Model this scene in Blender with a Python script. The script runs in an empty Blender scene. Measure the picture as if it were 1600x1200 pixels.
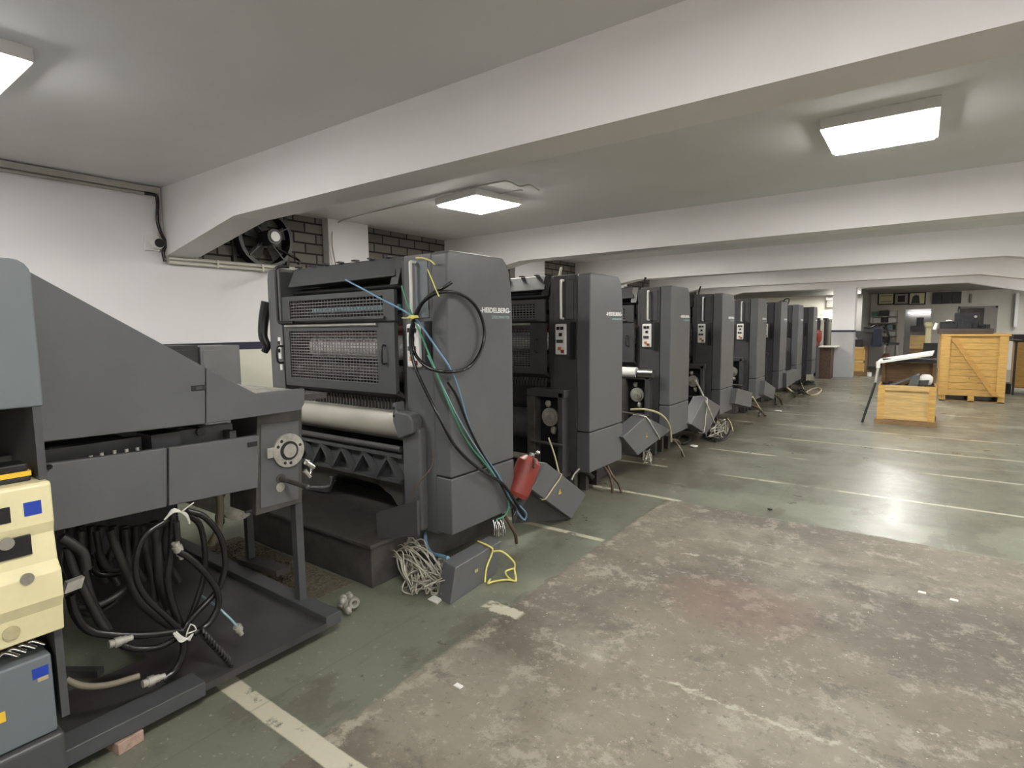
import bpy, bmesh, math, random
from mathutils import Vector, Matrix
random.seed(7)
C = bpy.context.scene
COL = C.collection
PI = math.pi
# ------------------------------------------------------------------ camera solve (1600x1200)
H = 1.55
XV = (-1200.0, 74.0); YV = (640.0, 94.0)
F = math.sqrt(-(XV[0]*YV[0] + XV[1]*YV[1]))
_X = -Vector((XV[0], XV[1], -F)).normalized()
_Y = Vector((YV[0], YV[1], -F)).normalized()
_Y = (_Y - _X*_X.dot(_Y)).normalized()
_Z = _X.cross(_Y)
R = Matrix((_X, _Y, _Z))
CAM = Vector((0, 0, H))
cam_d = bpy.data.cameras.new('camera'); cam = bpy.data.objects.new('camera', cam_d); COL.objects.link(cam)
cam_d.sensor_width = 36; cam_d.lens = F/1600*36; cam_d.clip_start = 0.02; cam_d.clip_end = 200
cam.matrix_world = Matrix.Translation(CAM) @ R.to_4x4()
C.camera = cam
def U(px, py, x=None, y=None, z=None):
    """world point seen at a photo pixel on the plane x=, y= or z="""
    d = R @ Vector((px-800, 600-py, -F))
    if x is not None: t = (x-CAM.x)/d.x
    elif y is not None: t = (y-CAM.y)/d.y
    else: t = (z-CAM.z)/d.z
    return CAM + d*t
# ------------------------------------------------------------------ materials
def nt(name):
    m = bpy.data.materials.new(name); m.use_nodes = True
    t = m.node_tree; b = t.nodes['Principled BSDF']; return m, t, b
def N(t, typ, **kw):
    n = t.nodes.new(typ)
    for k, v in kw.items():
        if k.startswith('i_'): n.inputs[k[2:].replace('_', ' ')].default_value = v
        else: setattr(n, k, v)
    return n
def ramp(t, src, p0, c0, p1, c1):
    r = N(t, 'ShaderNodeValToRGB'); e = r.color_ramp.elements
    e[0].position = p0; e[0].color = (*c0, 1); e[1].position = p1; e[1].color = (*c1, 1)
    t.links.new(src, r.inputs[0]); return r.outputs[0]
def mat(name, col, rough=.5, metal=0., var=.15, scale=6., bump=0., spec=.5, dirt=None, dirt_amt=.5, stretch=None):
    m, t, b = nt(name)
    tc = N(t, 'ShaderNodeTexCoord'); src = tc.outputs['Object']
    if stretch:
        mp = N(t, 'ShaderNodeMapping'); mp.inputs['Scale'].default_value = stretch
        t.links.new(src, mp.inputs[0]); src = mp.outputs[0]
    n = N(t, 'ShaderNodeTexNoise', i_Scale=scale, i_Detail=6., i_Roughness=.6); t.links.new(src, n.inputs['Vector'])
    lo = tuple(c*(1-var) for c in col); hi = tuple(min(1, c*(1+var)) for c in col)
    out = ramp(t, n.outputs['Fac'], .3, lo, .7, hi)
    if dirt:
        n2 = N(t, 'ShaderNodeTexNoise', i_Scale=scale*.45, i_Detail=8., i_Roughness=.7); t.links.new(src, n2.inputs['Vector'])
        f = ramp(t, n2.outputs['Fac'], .5, (0,)*3, .72, (dirt_amt,)*3)
        mx = N(t, 'ShaderNodeMix', data_type='RGBA'); t.links.new(f, mx.inputs[0]); t.links.new(out, mx.inputs[6]); mx.inputs[7].default_value = (*dirt, 1)
        out = mx.outputs[2]
    t.links.new(out, b.inputs['Base Color'])
    rr = N(t, 'ShaderNodeMapRange'); rr.inputs['To Min'].default_value = max(0, rough-.08); rr.inputs['To Max'].default_value = min(1, rough+.08)
    t.links.new(n.outputs['Fac'], rr.inputs[0]); t.links.new(rr.outputs[0], b.inputs['Roughness'])
    b.inputs['Metallic'].default_value = metal; b.inputs['Specular IOR Level'].default_value = spec
    if bump:
        bp = N(t, 'ShaderNodeBump', i_Strength=bump, i_Distance=.01); t.links.new(n.outputs['Fac'], bp.inputs['Height']); t.links.new(bp.outputs[0], b.inputs['Normal'])
    return m
def emit(name, col, s):
    m, t, b = nt(name); b.inputs['Base Color'].default_value = (.8, .8, .8, 1)
    b.inputs['Emission Color'].default_value = (*col, 1); b.inputs['Emission Strength'].default_value = s; return m
M = {}
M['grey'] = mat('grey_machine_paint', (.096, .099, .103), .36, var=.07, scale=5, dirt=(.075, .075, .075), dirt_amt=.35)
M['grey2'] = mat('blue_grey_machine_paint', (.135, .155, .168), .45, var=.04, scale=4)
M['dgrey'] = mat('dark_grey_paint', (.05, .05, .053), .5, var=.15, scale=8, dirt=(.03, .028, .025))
M['black'] = mat('black_enamel', (.012, .012, .014), .4, var=.2)
M['plate'] = mat('oily_dark_steel_plate', (.05, .048, .048), .38, var=.25, scale=5, dirt=(.025, .02, .018), dirt_amt=.8)
M['guard'] = mat('guard_grey', (.062, .064, .068), .45, var=.1)
M['brightcyl'] = mat('polished_bright_cylinder', (.85, .84, .80), .25, .45, var=.05)
M['meshbar'] = mat('mesh_bar_paint', (.13, .13, .13), .45, var=.1)
M['dulltan'] = mat('dull_tan_rubber', (.16, .14, .10), .6, var=.2)
M['cab'] = mat('cabinet_grey', (.2, .2, .205), .5, var=.04)
M['grime'] = mat('grimy_cast_iron', (.058, .055, .05), .6, var=.35, scale=9, bump=.3, dirt=(.03, .022, .015))
M['steel'] = mat('brushed_steel', (.55, .54, .52), .32, 1., var=.12, scale=14, stretch=(1, 8, 8))
M['cyl'] = mat('worn_cream_steel', (.50, .48, .42), .38, .35, var=.1, scale=4, dirt=(.3, .29, .26), dirt_amt=.35)
M['chrome'] = mat('chrome', (.75, .75, .75), .15, 1., var=.05)
M['castcream'] = mat('cast_alloy', (.36, .35, .31), .5, .3, var=.25, scale=20, dirt=(.12, .1, .07))
M['white_pl'] = mat('white_plastic', (.72, .72, .70), .35, var=.03)
M['cream'] = mat('cream_enamel', (.72, .66, .40), .4, var=.05, scale=5, dirt=(.42, .36, .2), dirt_amt=.25)
M['rubber'] = mat('black_rubber', (.010, .010, .010), .25, var=.3, scale=20)
M['rubber_d'] = mat('dusty_rubber', (.02, .019, .017), .5, var=.4, scale=12)
M['bluet'] = mat('blue_tube', (.14, .28, .42), .35, var=.1)
M['greent'] = mat('green_tube', (.05, .22, .13), .35, var=.1)
M['lightblue'] = mat('pale_blue_tube', (.22, .36, .42), .35, var=.1)
M['yellow'] = mat('yellow_strap', (.68, .62, .18), .5, var=.15, scale=30)
M['oldstrap'] = mat('old_straw_strap', (.42, .37, .22), .6, var=.15, scale=30)
M['whitestrap'] = mat('white_strap', (.62, .62, .56), .5, var=.1)
M['red'] = mat('red_enamel', (.24, .035, .025), .42, var=.2, scale=8, dirt=(.15, .05, .035))
M['brown'] = mat('rusty_brown_hose', (.07, .04, .026), .6, var=.4, scale=20)
M['wire'] = mat('pale_wire', (.38, .36, .30), .5, var=.3, scale=20)
M['blue'] = mat('blue_sticker', (.015, .05, .35), .4, var=.1)
M['warn'] = mat('warning_yellow', (.75, .48, .04), .5, var=.05)
M['orange'] = mat('orange_button', (.5, .16, .03), .4, var=.1)
M['paper'] = mat('white_paper', (.75, .74, .7), .7, var=.06)
M['brick'] = mat('red_brick', (.36, .25, .2), .85, var=.3, scale=25, bump=.6, dirt=(.12, .1, .09))
M['ink'] = mat('logo_white', (.78, .79, .78), .5, var=.02)
M['inkg'] = mat('logo_green_grey', (.28, .42, .40), .5, var=.02)
M['navy'] = mat('navy_paint', (.012, .015, .04), .5, var=.1)
M['conduit'] = mat('grey_conduit', (.42, .40, .36), .5, var=.1)
M['traybrown'] = mat('tray_brown', (.075, .055, .045), .6, var=.2)
M['junk'] = mat('dark_machine_parts', (.02, .02, .024), .45, var=.4, scale=12)
M['rustred'] = mat('dark_red_primer', (.09, .03, .022), .7, var=.4)
def wood(name, col, sc=1.):
    m, t, b = nt(name); tc = N(t, 'ShaderNodeTexCoord')
    mp = N(t, 'ShaderNodeMapping'); mp.inputs['Scale'].default_value = (1.5*sc, 1.5*sc, 14*sc); t.links.new(tc.outputs['Object'], mp.inputs[0])
    n = N(t, 'ShaderNodeTexNoise', i_Scale=3., i_Detail=7., i_Roughness=.6, i_Distortion=.6); t.links.new(mp.outputs[0], n.inputs['Vector'])
    a = ramp(t, n.outputs['Fac'], .3, tuple(c*.72 for c in col), .7, tuple(min(1, c*1.15) for c in col))
    v = N(t, 'ShaderNodeTexVoronoi', i_Scale=5.*sc); t.links.new(tc.outputs['Object'], v.inputs['Vector'])
    k = ramp(t, v.outputs['Distance'], .03, (1,)*3, .09, (0,)*3)
    mx = N(t, 'ShaderNodeMix', data_type='RGBA'); t.links.new(k, mx.inputs[0]); t.links.new(a, mx.inputs[6]); mx.inputs[7].default_value = (col[0]*.3, col[1]*.22, col[2]*.2, 1)
    t.links.new(mx.outputs[2], b.inputs['Base Color']); b.inputs['Roughness'].default_value = .6; return m
M['pine'] = wood('pine_planks', (.62, .38, .115))
M['pine_l'] = wood('pale_plywood', (.64, .44, .18), .7)
M['pine_o'] = wood('orange_plywood', (.56, .27, .06), .7)
M['pine_b'] = wood('brace_pine', (.55, .31, .085))
M['oldwood'] = wood('weathered_wood', (.28, .17, .08))
# painted plaster
M['wall'] = mat('white_wall_paint', (.78, .765, .775), .7, var=.02, scale=1.5, dirt=(.70, .68, .68), dirt_amt=.4)
M['lowwall'] = mat('cream_lower_wall_paint', (.68, .66, .57), .6, var=.03, scale=1.5)
M['ceil'] = mat('ceiling_paint', (.69, .685, .69), .8, var=.03, scale=.8, dirt=(.58, .57, .54), dirt_amt=.5)
M['beam'] = mat('beam_paint', (.78, .76, .765), .75, var=.02, scale=1.2, dirt=(.62, .60, .57), dirt_amt=.3)
M['darkwall'] = mat('shaded_grey_paint', (.27, .26, .245), .8, var=.05)  # shade of the far ceiling and side wall put into the grey
M['greywall'] = mat('lower_grey_paint', (.42, .43, .43), .7, var=.05, scale=3, dirt=(.3, .3, .29))
M['backwall'] = mat('far_wall_paint', (.62, .60, .55), .8, var=.03)
def brickmat():
    m, t, b = nt('infill_blockwork'); tc = N(t, 'ShaderNodeTexCoord')
    sx = N(t, 'ShaderNodeSeparateXYZ'); t.links.new(tc.outputs['Object'], sx.inputs[0])
    cx = N(t, 'ShaderNodeCombineXYZ'); t.links.new(sx.outputs['Y'], cx.inputs['X']); t.links.new(sx.outputs['Z'], cx.inputs['Y'])
    br = N(t, 'ShaderNodeTexBrick'); t.links.new(cx.outputs[0], br.inputs['Vector'])
    br.inputs['Color1'].default_value = (.12, .112, .095, 1); br.inputs['Color2'].default_value = (.19, .18, .155, 1); br.inputs['Mortar'].default_value = (.018, .016, .014, 1)
    br.inputs['Scale'].default_value = 1.; br.inputs['Mortar Size'].default_value = .011; br.inputs['Brick Width'].default_value = .31; br.inputs['Row Height'].default_value = .125; br.inputs['Mortar Smooth'].default_value = .05
    t.links.new(br.outputs['Color'], b.inputs['Base Color']); b.inputs['Roughness'].default_value = .85
    bp = N(t, 'ShaderNodeBump', i_Strength=.8, i_Distance=.01, invert=True); t.links.new(br.outputs['Fac'], bp.inputs['Height']); t.links.new(bp.outputs[0], b.inputs['Normal'])
    return m
M['block'] = brickmat()
def floormat():
    m, t, b = nt('factory_floor'); tc = N(t, 'ShaderNodeTexCoord'); P = tc.outputs['Object']
    L = t.links.new
    sp = N(t, 'ShaderNodeSeparateXYZ'); L(P, sp.inputs[0]); X, Y = sp.outputs['X'], sp.outputs['Y']
    def mth(op, a, bb=None, cl=False):
        n = N(t, 'ShaderNodeMath', operation=op, use_clamp=cl)
        for i, v in enumerate((a, bb)):
            if v is None: continue
            if isinstance(v, (int, float)): n.inputs[i].default_value = v
            else: L(v, n.inputs[i])
        return n.outputs[0]
    def noise(s, d=6., r=.6, off=(0, 0, 0), st=(1, 1, 1), dist=0.):
        mp = N(t, 'ShaderNodeMapping'); mp.inputs['Location'].default_value = off; mp.inputs['Scale'].default_value = st; L(P, mp.inputs[0])
        n = N(t, 'ShaderNodeTexNoise', i_Scale=s, i_Detail=d, i_Roughness=r, i_Distortion=dist); L(mp.outputs[0], n.inputs['Vector']); return n.outputs['Fac']
    def step(v, a, bb):
        r = N(t, 'ShaderNodeMapRange', interpolation_type='SMOOTHSTEP'); r.inputs['From Min'].default_value = a; r.inputs['From Max'].default_value = bb; L(v, r.inputs[0]); return r.outputs[0]
    def mix(f, a, bb):
        n = N(t, 'ShaderNodeMix', data_type='RGBA')
        if isinstance(f, float): n.inputs[0].default_value = f
        else: L(f, n.inputs[0])
        for i, v in ((6, a), (7, bb)):
            if isinstance(v, tuple): n.inputs[i].default_value = (*v, 1)
            else: L(v, n.inputs[i])
        return n.outputs[2]
    edge = noise(7., 8., .7)
    ew = mth('MULTIPLY', mth('SUBTRACT', edge, .5), .13)
    # bare concrete region x > -1.78, y < 4.77
    mx_ = step(mth('ADD', X, ew), -1.795, -1.765)
    my_ = step(mth('ADD', Y, ew), 4.785, 4.755)
    conc = mth('MULTIPLY', mx_, my_)
    # green paint
    g1 = mix(noise(1.1, 5.), (.118, .126, .095), (.185, .194, .146))
    g1 = mix(step(noise(2.3, 9., .7, (3, 1, 0)), .52, .68), g1, (.098, .098, .075))     # wear
    fary = step(Y, 5., 13.)
    g1 = mix(mth('MULTIPLY', fary, .55), g1, (.165, .150, .118))
    g1 = mix(mth('MULTIPLY', step(noise(.55, 4., .5, (9, 2, 0), (1, 1.6, 1)), .55, .60), .55), g1, (.22, .235, .18))
    g1 = mix(mth('MULTIPLY', step(noise(38., 3., .5), .63, .72), .5), g1, (.35, .34, .28))
    # dark glue stains near the machines
    st = mth('MULTIPLY', step(noise(1.5, 6., .65, (1.7, 5, 0), (1.6, .7, 1)), .55, .585), .45)
    g1 = mix(st, g1, (.085, .08, .06))
    # brown grime close to the row of presses
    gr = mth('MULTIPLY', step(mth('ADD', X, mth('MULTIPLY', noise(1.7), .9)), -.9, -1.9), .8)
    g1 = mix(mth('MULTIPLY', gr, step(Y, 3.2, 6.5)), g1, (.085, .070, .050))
    # concrete colour
    c1 = mix(noise(1.6, 9., .68), (.088, .074, .056), (.265, .236, .182))
    c1 = mix(mth('MULTIPLY', step(noise(.62, 5., .55, (4.3, 4, 0)), .47, .60), .62), c1, (.085, .074, .058))
    c1 = mix(mth('MULTIPLY', step(noise(.9, 6., .6, (11, 2, 0)), .54, .64), .5), c1, (.27, .25, .20))
    c1 = mix(mth('MULTIPLY', step(noise(4.5, 12., .8, (7, 1, 0)), .52, .60), .55), c1, (.34, .32, .26))
    c1 = mix(mth('MULTIPLY', step(noise(3.3, 12., .8, (1, 7, 0)), .54, .62), .5), c1, (.07, .063, .053))
    c1 = mix(mth('MULTIPLY', step(noise(14., 10., .8), .55, .66), .6), c1, (.36, .34, .275))
    c1 = mix(mth('MULTIPLY', step(noise(21., 8., .75, (2, 8, 0)), .56, .66), .5), c1, (.05, .045, .038))
    c1 = mix(mth('MULTIPLY', step(noise(50., 3., .6, (1, 1, 0)), .68, .73), .85), c1, (.55, .52, .45))
    c1 = mix(mth('MULTIPLY', step(noise(1.6, 10., .8, (3, 9, 0)), .60, .64), step(noise(12., 6., .7, (5, 5, 0)), .5, .56)), c1, (.42, .40, .33))
    rx = mth('POWER', mth('MULTIPLY', mth('ADD', X, .75), 1.9), 2.); ry = mth('POWER', mth('MULTIPLY', mth('SUBTRACT', Y, 3.15), 2.4), 2.)
    c1 = mix(mth('MULTIPLY', step(mth('ADD', mth('ADD', rx, ry), mth('MULTIPLY', noise(5.), .8)), 1.25, .5), .4), c1, (.17, .095, .078))
    # crack at y = 2.25 and pale edge at x = -1.78
    cy = mth('ABSOLUTE', mth('ADD', mth('SUBTRACT', Y, 2.25), mth('MULTIPLY', mth('SUBTRACT', noise(3.5, 9., .75), .5), .22)))
    c1 = mix(mth('MULTIPLY', step(cy, .018, .003), mth('MULTIPLY', step(noise(2.5, 5., .6, (6, 0, 0)), .40, .52), step(noise(30., 6., .7), .40, .56))), c1, (.36, .34, .27))
    bx = mth('ABSOLUTE', mth('ADD', mth('ADD', X, 1.74), mth('MULTIPLY', mth('SUBTRACT', noise(9., 8., .75), .5), .35)))
    c1 = mix(mth('MULTIPLY', step(bx, .05, .01), step(noise(5., 6., .6, (0, 7, 0)), .50, .60)), c1, (.30, .28, .22))
    col = mix(conc, g1, c1)
    # white painted joint lines
    tot = None
    for y0, w, x1 in ((1.13, .043, -1.46), (3.57, .026, -1.80), (4.80, .026, -1.66), (5.92, .022, 30), (7.13, .02, 30), (8.32, .02, 30), (9.5, .02, 30), (10.7, .02, 30), (11.9, .02, 30), (13.1, .02, 30), (14.3, .02, 30), (15.5, .02, 30), (16.7, .02, 30)):
        d = mth('ABSOLUTE', mth('SUBTRACT', mth('ADD', Y, mth('MULTIPLY', ew, .12)), y0))
        l = step(d, w+.004, w-.004)
        l = mth('MULTIPLY', l, step(X, x1+.02, x1-.02))
        tot = l if tot is None else mth('MAXIMUM', tot, l)
    # surviving patches of the line at y = 2.34
    d = mth('ABSOLUTE', mth('SUBTRACT', mth('ADD', Y, ew), 2.35)); l = mth('MULTIPLY', step(d, .05, .04), mth('MULTIPLY', step(X, -1.93, -1.90), step(X, -1.66, -1.69)))
    tot = mth('MAXIMUM', tot, mth('MULTIPLY', l, step(edge, .44, .48)))
    wear = step(noise(6., 8., .72, (0, 0, 4)), .64, .55)
    wear2 = mth('MAXIMUM', step(Y, 5.3, 4.9), step(noise(1.1, 3., .5, (5, 5, 0)), .42, .5))
    col = mix(mth('MULTIPLY', mth('MULTIPLY', tot, wear), wear2), col, (.46, .435, .34))
    # pale worn band x direction far away
    fb = mth('MULTIPLY', step(noise(.8, 4., .6, (2, 3, 5), (.5, 2.4, 1)), .57, .63), mth('MULTIPLY', step(Y, 5.5, 8.), .35))
    col = mix(fb, col, (.28, .265, .215))
    # thin tile seams along y
    fx = mth('ABSOLUTE', mth('SUBTRACT', mth('FRACT', mth('DIVIDE', mth('ADD', X, 21.18), 1.19)), .5))
    seam = mth('MULTIPLY', step(fx, .494, .498), mth('SUBTRACT', 1., conc))
    col = mix(mth('MULTIPLY', seam, .3), col, (.09, .09, .07))
    L(col, b.inputs['Base Color'])
    rg = mth('ADD', .13, mth('MULTIPLY', noise(3., 6., .6, (0, 0, 9)), .42))
    rc = mth('ADD', .52, mth('MULTIPLY', noise(5., 6., .6), .3))
    r = N(t, 'ShaderNodeMix', data_type='FLOAT'); L(conc, r.inputs[0]); L(rg, r.inputs[2]); L(rc, r.inputs[3]); L(r.outputs[0], b.inputs['Roughness'])
    hgt = mth('ADD', noise(22., 8., .7), mth('MULTIPLY', noise(2.2), .5))
    hm = mth('MULTIPLY', hgt, mth('ADD', .25, mth('MULTIPLY', conc, .75)))
    bp = N(t, 'ShaderNodeBump', i_Strength=.35, i_Distance=.012); L(hm, bp.inputs['Height']); L(bp.outputs[0], b.inputs['Normal'])
    return m
M['floor'] = floormat()
# ------------------------------------------------------------------ mesh helpers
ORG = {}
class MB:
    def __init__(s): s.v = []; s.f = []; s.sm = []
    def add(s, vs, fs, smooth=False):
        o = len(s.v); s.v += [Vector(v) for v in vs]; s.f += [[i+o for i in f] for f in fs]; s.sm += [smooth]*len(fs); return s
    def hexa(s, p):
        return s.add(p, [(0, 3, 2, 1), (4, 5, 6, 7), (0, 1, 5, 4), (1, 2, 6, 5), (2, 3, 7, 6), (3, 0, 4, 7)])
    def box(s, x0, x1, y0, y1, z0, z1):
        x0, x1 = min(x0, x1), max(x0, x1); y0, y1 = min(y0, y1), max(y0, y1); z0, z1 = min(z0, z1), max(z0, z1)
        return s.hexa([(x0, y0, z0), (x1, y0, z0), (x1, y1, z0), (x0, y1, z0), (x0, y0, z1), (x1, y0, z1), (x1, y1, z1), (x0, y1, z1)])
    def obox(s, o, a, b, c):   # corner + three edge vectors
        o, a, b, c = map(Vector, (o, a, b, c))
        if a.cross(b).dot(c) < 0: a, b = b, a
        return s.hexa([o, o+a, o+a+b, o+b, o+c, o+a+c, o+a+b+c, o+b+c])
    def bar(s, p, q, w, h=None):
        p, q = Vector(p), Vector(q); h = h or w; d = (q-p)
        up = Vector((0, 0, 1)) if abs(d.normalized().z) < .95 else Vector((0, 1, 0))
        a = d.cross(up).normalized()*w; b = a.cross(d).normalized()*h
        return s.obox(p-a/2-b/2, a, b, d)
    def prism(s, poly, axis, a0, a1):
        """poly: 2D list; axis x: (y,z), y: (x,z), z: (x,y)"""
        def mk(p, a): return (a, p[0], p[1]) if axis == 'x' else (p[0], a, p[1]) if axis == 'y' else (p[0], p[1], a)
        n = len(poly); vs = [mk(p, a0) for p in poly]+[mk(p, a1) for p in poly]
        fs = [list(range(n))[::-1], list(range(n, 2*n))]+[(i, (i+1) % n, n+(i+1) % n, n+i) for i in range(n)]
        return s.add(vs, fs)
    def cyl(s, p, q, r, n=20, r2=None, smooth=True, caps=True):
        p, q = Vector(p), Vector(q); d = (q-p).normalized(); r2 = r if r2 is None else r2
        up = Vector((0, 0, 1)) if abs(d.z) < .9 else Vector((1, 0, 0)); a = d.cross(up).normalized(); b = d.cross(a)
        ring = [a*math.cos(2*PI*i/n)+b*math.sin(2*PI*i/n) for i in range(n)]
        vs = [p+v*r for v in ring]+[q+v*r2 for v in ring]
        s.add(vs, [(i, (i+1) % n, n+(i+1) % n, n+i) for i in range(n)], smooth)
        if caps: s.add(vs, [list(range(n))[::-1], list(range(n, 2*n))])
        return s
    def ring(s, c, d, r0, r1, h, n=28):
        c, d = Vector(c), Vector(d).normalized(); up = Vector((0, 0, 1)) if abs(d.z) < .9 else Vector((1, 0, 0)); a = d.cross(up).normalized(); b = d.cross(a)
        vs = []
        for (r, k) in ((r0, 0), (r1, 0), (r1, h), (r0, h)): vs += [c+d*k+(a*math.cos(2*PI*i/n)+b*math.sin(2*PI*i/n))*r for i in range(n)]
        fs = []
        for j in range(4):
            for i in range(n): fs.append((j*n+i, j*n+(i+1) % n, ((j+1) % 4)*n+(i+1) % n, ((j+1) % 4)*n+i))
        return s.add(vs, fs)
    def tube(s, pts, r, n=8, sub=6, smooth=True):
        P = [Vector(p) for p in pts]
        if sub > 1 and len(P) > 2:
            Q = []; E = [P[0]*2-P[1]]+P+[P[-1]*2-P[-2]]
            for i in range(1, len(E)-2):
                p0, p1, p2, p3 = E[i-1:i+3]
                for k in range(sub):
                    t = k/sub; Q.append(.5*((2*p1)+(p2-p0)*t+(2*p0-5*p1+4*p2-p3)*t*t+(3*p1-p0-3*p2+p3)*t**3))
            Q.append(P[-1]); P = Q
        d0 = (P[1]-P[0]).normalized(); up = Vector((0, 0, 1)) if abs(d0.z) < .9 else Vector((1, 0, 0)); a = d0.cross(up).normalized()
        vs = []
        for i, p in enumerate(P):
            d = (P[min(i+1, len(P)-1)]-P[max(i-1, 0)]).normalized(); a = (a-d*a.dot(d)).normalized(); b = d.cross(a)
            rr = r(i/(len(P)-1)) if callable(r) else r
            vs += [p+(a*math.cos(2*PI*k/n)+b*math.sin(2*PI*k/n))*rr for k in range(n)]
        m = len(P)
        fs = [(i*n+k, i*n+(k+1) % n, (i+1)*n+(k+1) % n, (i+1)*n+k) for i in range(m-1) for k in range(n)]
        s.add(vs, fs, smooth); s.add(vs[:n]+vs[-n:], [list(range(n))[::-1], list(range(n, 2*n))]); return s
    def blob(s, c, rx, ry, rz, n=10, jit=0.):
        vs = [];fs = []
        for i in range(1, n):
            th = PI*i/n
            for k in range(n*2):
                ph = PI*k/n; j = 1+random.uniform(-jit, jit)
                vs.append((c[0]+rx*j*math.sin(th)*math.cos(ph), c[1]+ry*j*math.sin(th)*math.sin(ph), c[2]+rz*j*math.cos(th)))
        w = n*2
        for i in range(n-2):
            for k in range(w): fs.append((i*w+k, (i+1)*w+k, (i+1)*w+(k+1) % w, i*w+(k+1) % w))
        vs += [(c[0], c[1], c[2]+rz), (c[0], c[1], c[2]-rz)]; a = len(vs)-2
        for k in range(w): fs.append((a, k, (k+1) % w)); fs.append((a+1, (n-2)*w+(k+1) % w, (n-2)*w+k))
        return s.add(vs, fs, True)
    def build(s, name, m, parent=None, bevel=0., loc=None, label=None):
        if parent is not None: o0 = ORG[parent.name]
        elif loc is not None: o0 = Vector(loc)
        else:
            xs = [v.x for v in s.v]; ys = [v.y for v in s.v]; zs = [v.z for v in s.v]
            o0 = Vector(((min(xs)+max(xs))/2, (min(ys)+max(ys))/2, min(zs)))
        me = bpy.data.meshes.new(name); me.from_pydata([tuple(v-o0) for v in s.v], [], s.f); me.validate()
        for p, k in zip(me.polygons, s.sm): p.use_smooth = k
        bm = bmesh.new(); bm.from_mesh(me); bmesh.ops.recalc_face_normals(bm, faces=bm.faces); bm.to_mesh(me); bm.free()
        me.materials.append(M[m] if isinstance(m, str) else m)
        o = bpy.data.objects.new(name, me); COL.objects.link(o)
        if parent is not None: o.parent = parent
        else: o.location = o0
        ORG[o.name] = o0
        if bevel:
            b = o.modifiers.new('bevel', 'BEVEL'); b.width = bevel; b.segments = 3; b.limit_method = 'ANGLE'; b.angle_limit = math.radians(40)
        if label: o['label'] = label
        return o
def tag(o, label, cat, group=None, kind=None):
    o['label'] = label; o['category'] = cat
    if group: o['group'] = group
    if kind: o['kind'] = kind
    return o
def thing(name, loc, label, cat, group=None):
    o = bpy.data.objects.new(name, None); COL.objects.link(o); o.location = loc; o.empty_display_size = .1
    ORG[o.name] = Vector(loc); return tag(o, label, cat, group)
def struct(o): o['kind'] = 'structure'; return o
def box(x0, x1, y0, y1, z0, z1): return MB().box(x0, x1, y0, y1, z0, z1)
def dup(root, loc, label, rz=None):
    r = root.copy(); COL.objects.link(r); r.location = loc; r['label'] = label
    if rz is not None: r.rotation_euler.z = rz
    for ch in list(root.children):
        c = ch.copy(); COL.objects.link(c); c.parent = r
        for g in ch.children:
            d = g.copy(); COL.objects.link(d); d.parent = c
    return r
def text_mesh(name, s, size, m, parent, mat3, pos, bold=0., xs=1.):
    cu = bpy.data.curves.new(name, 'FONT'); cu.body = s; cu.size = size; cu.extrude = .0008; cu.offset = bold; cu.align_x = 'RIGHT'
    o = bpy.data.objects.new(name+'_curve', cu); COL.objects.link(o)
    bpy.context.view_layer.update()
    me = bpy.data.meshes.new_from_object(o.evaluated_get(bpy.context.evaluated_depsgraph_get()))
    bpy.data.objects.remove(o)
    T = Matrix.Translation(Vector(pos)-ORG[parent.name]) @ mat3.to_4x4() @ Matrix.Diagonal((xs, 1, 1, 1)); me.transform(T)
    me.materials.clear(); me.materials.append(M[m]); q = bpy.data.objects.new(name, me); COL.objects.link(q); q.parent = parent; ORG[q.name] = ORG[parent.name]; return q
ONX = Matrix(((0, 0, 1), (1, 0, 0), (0, 1, 0)))      # text reading along +y on a face looking to +x
# ------------------------------------------------------------------ the room
CZ = 2.95; XL = -6.08; XR = 8.4; YB = -6.5; YE = 19.1
struct(box(XL-.6, XR+.3, YB-.3, 26, -.12, 0).build('floor', 'floor', loc=(0, 0, 0)))
struct(box(XL-.6, XR+.3, YB-.3, 19.4, CZ, CZ+.15).build('ceiling', 'ceil', loc=(0, 0, 0)))
struct(box(-6.7, XR+.3, 19.4, 26.3, 2.66, 2.95).build('ceiling', 'darkwall', loc=(0, 0, 0)))
struct(box(XL, -1.56, 20.55, 20.99, 2.50, 2.66).build('trim_5', 'darkwall', loc=(0, 0, 0)))
# beams with haunches at both ends
beamz = {2.52: 2.52, 6.70: 2.52, 10.87: 2.52, 15.04: 2.55, 19.10: 2.62, -1.65: 2.52, -5.8: 2.52}
for yb, zb in beamz.items():
    poly = [(XL, CZ+.01), (XL, 2.29), (-4.73, zb), (.93, zb), (2.28, 2.29), (2.28, 2.29-.02), (2.7, 2.27), (2.7, 2.29), (4.05, zb), (7.0, zb), (XR, 2.29), (XR, CZ+.01)]
    b = MB().prism(poly, 'y', yb, yb+.29).build('ceiling_beam', 'beam', loc=(0, 0, 0)); struct(b)
    if yb > -5:
        b = MB().box(2.22, 2.72, yb-.1, yb+.4, 1.38, 2.3); struct(b.build('pillar', 'wall', loc=(0, 0, 0)))
        struct(box(2.22, 2.72, yb-.1, yb+.4, 0, 1.32).build('pillar', 'greywall', loc=(0, 0, 0)))
        struct(box(2.215, 2.725, yb-.105, yb+.405, 1.32, 1.38).build('trim_7', 'navy', loc=(0, 0, 0)))
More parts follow.
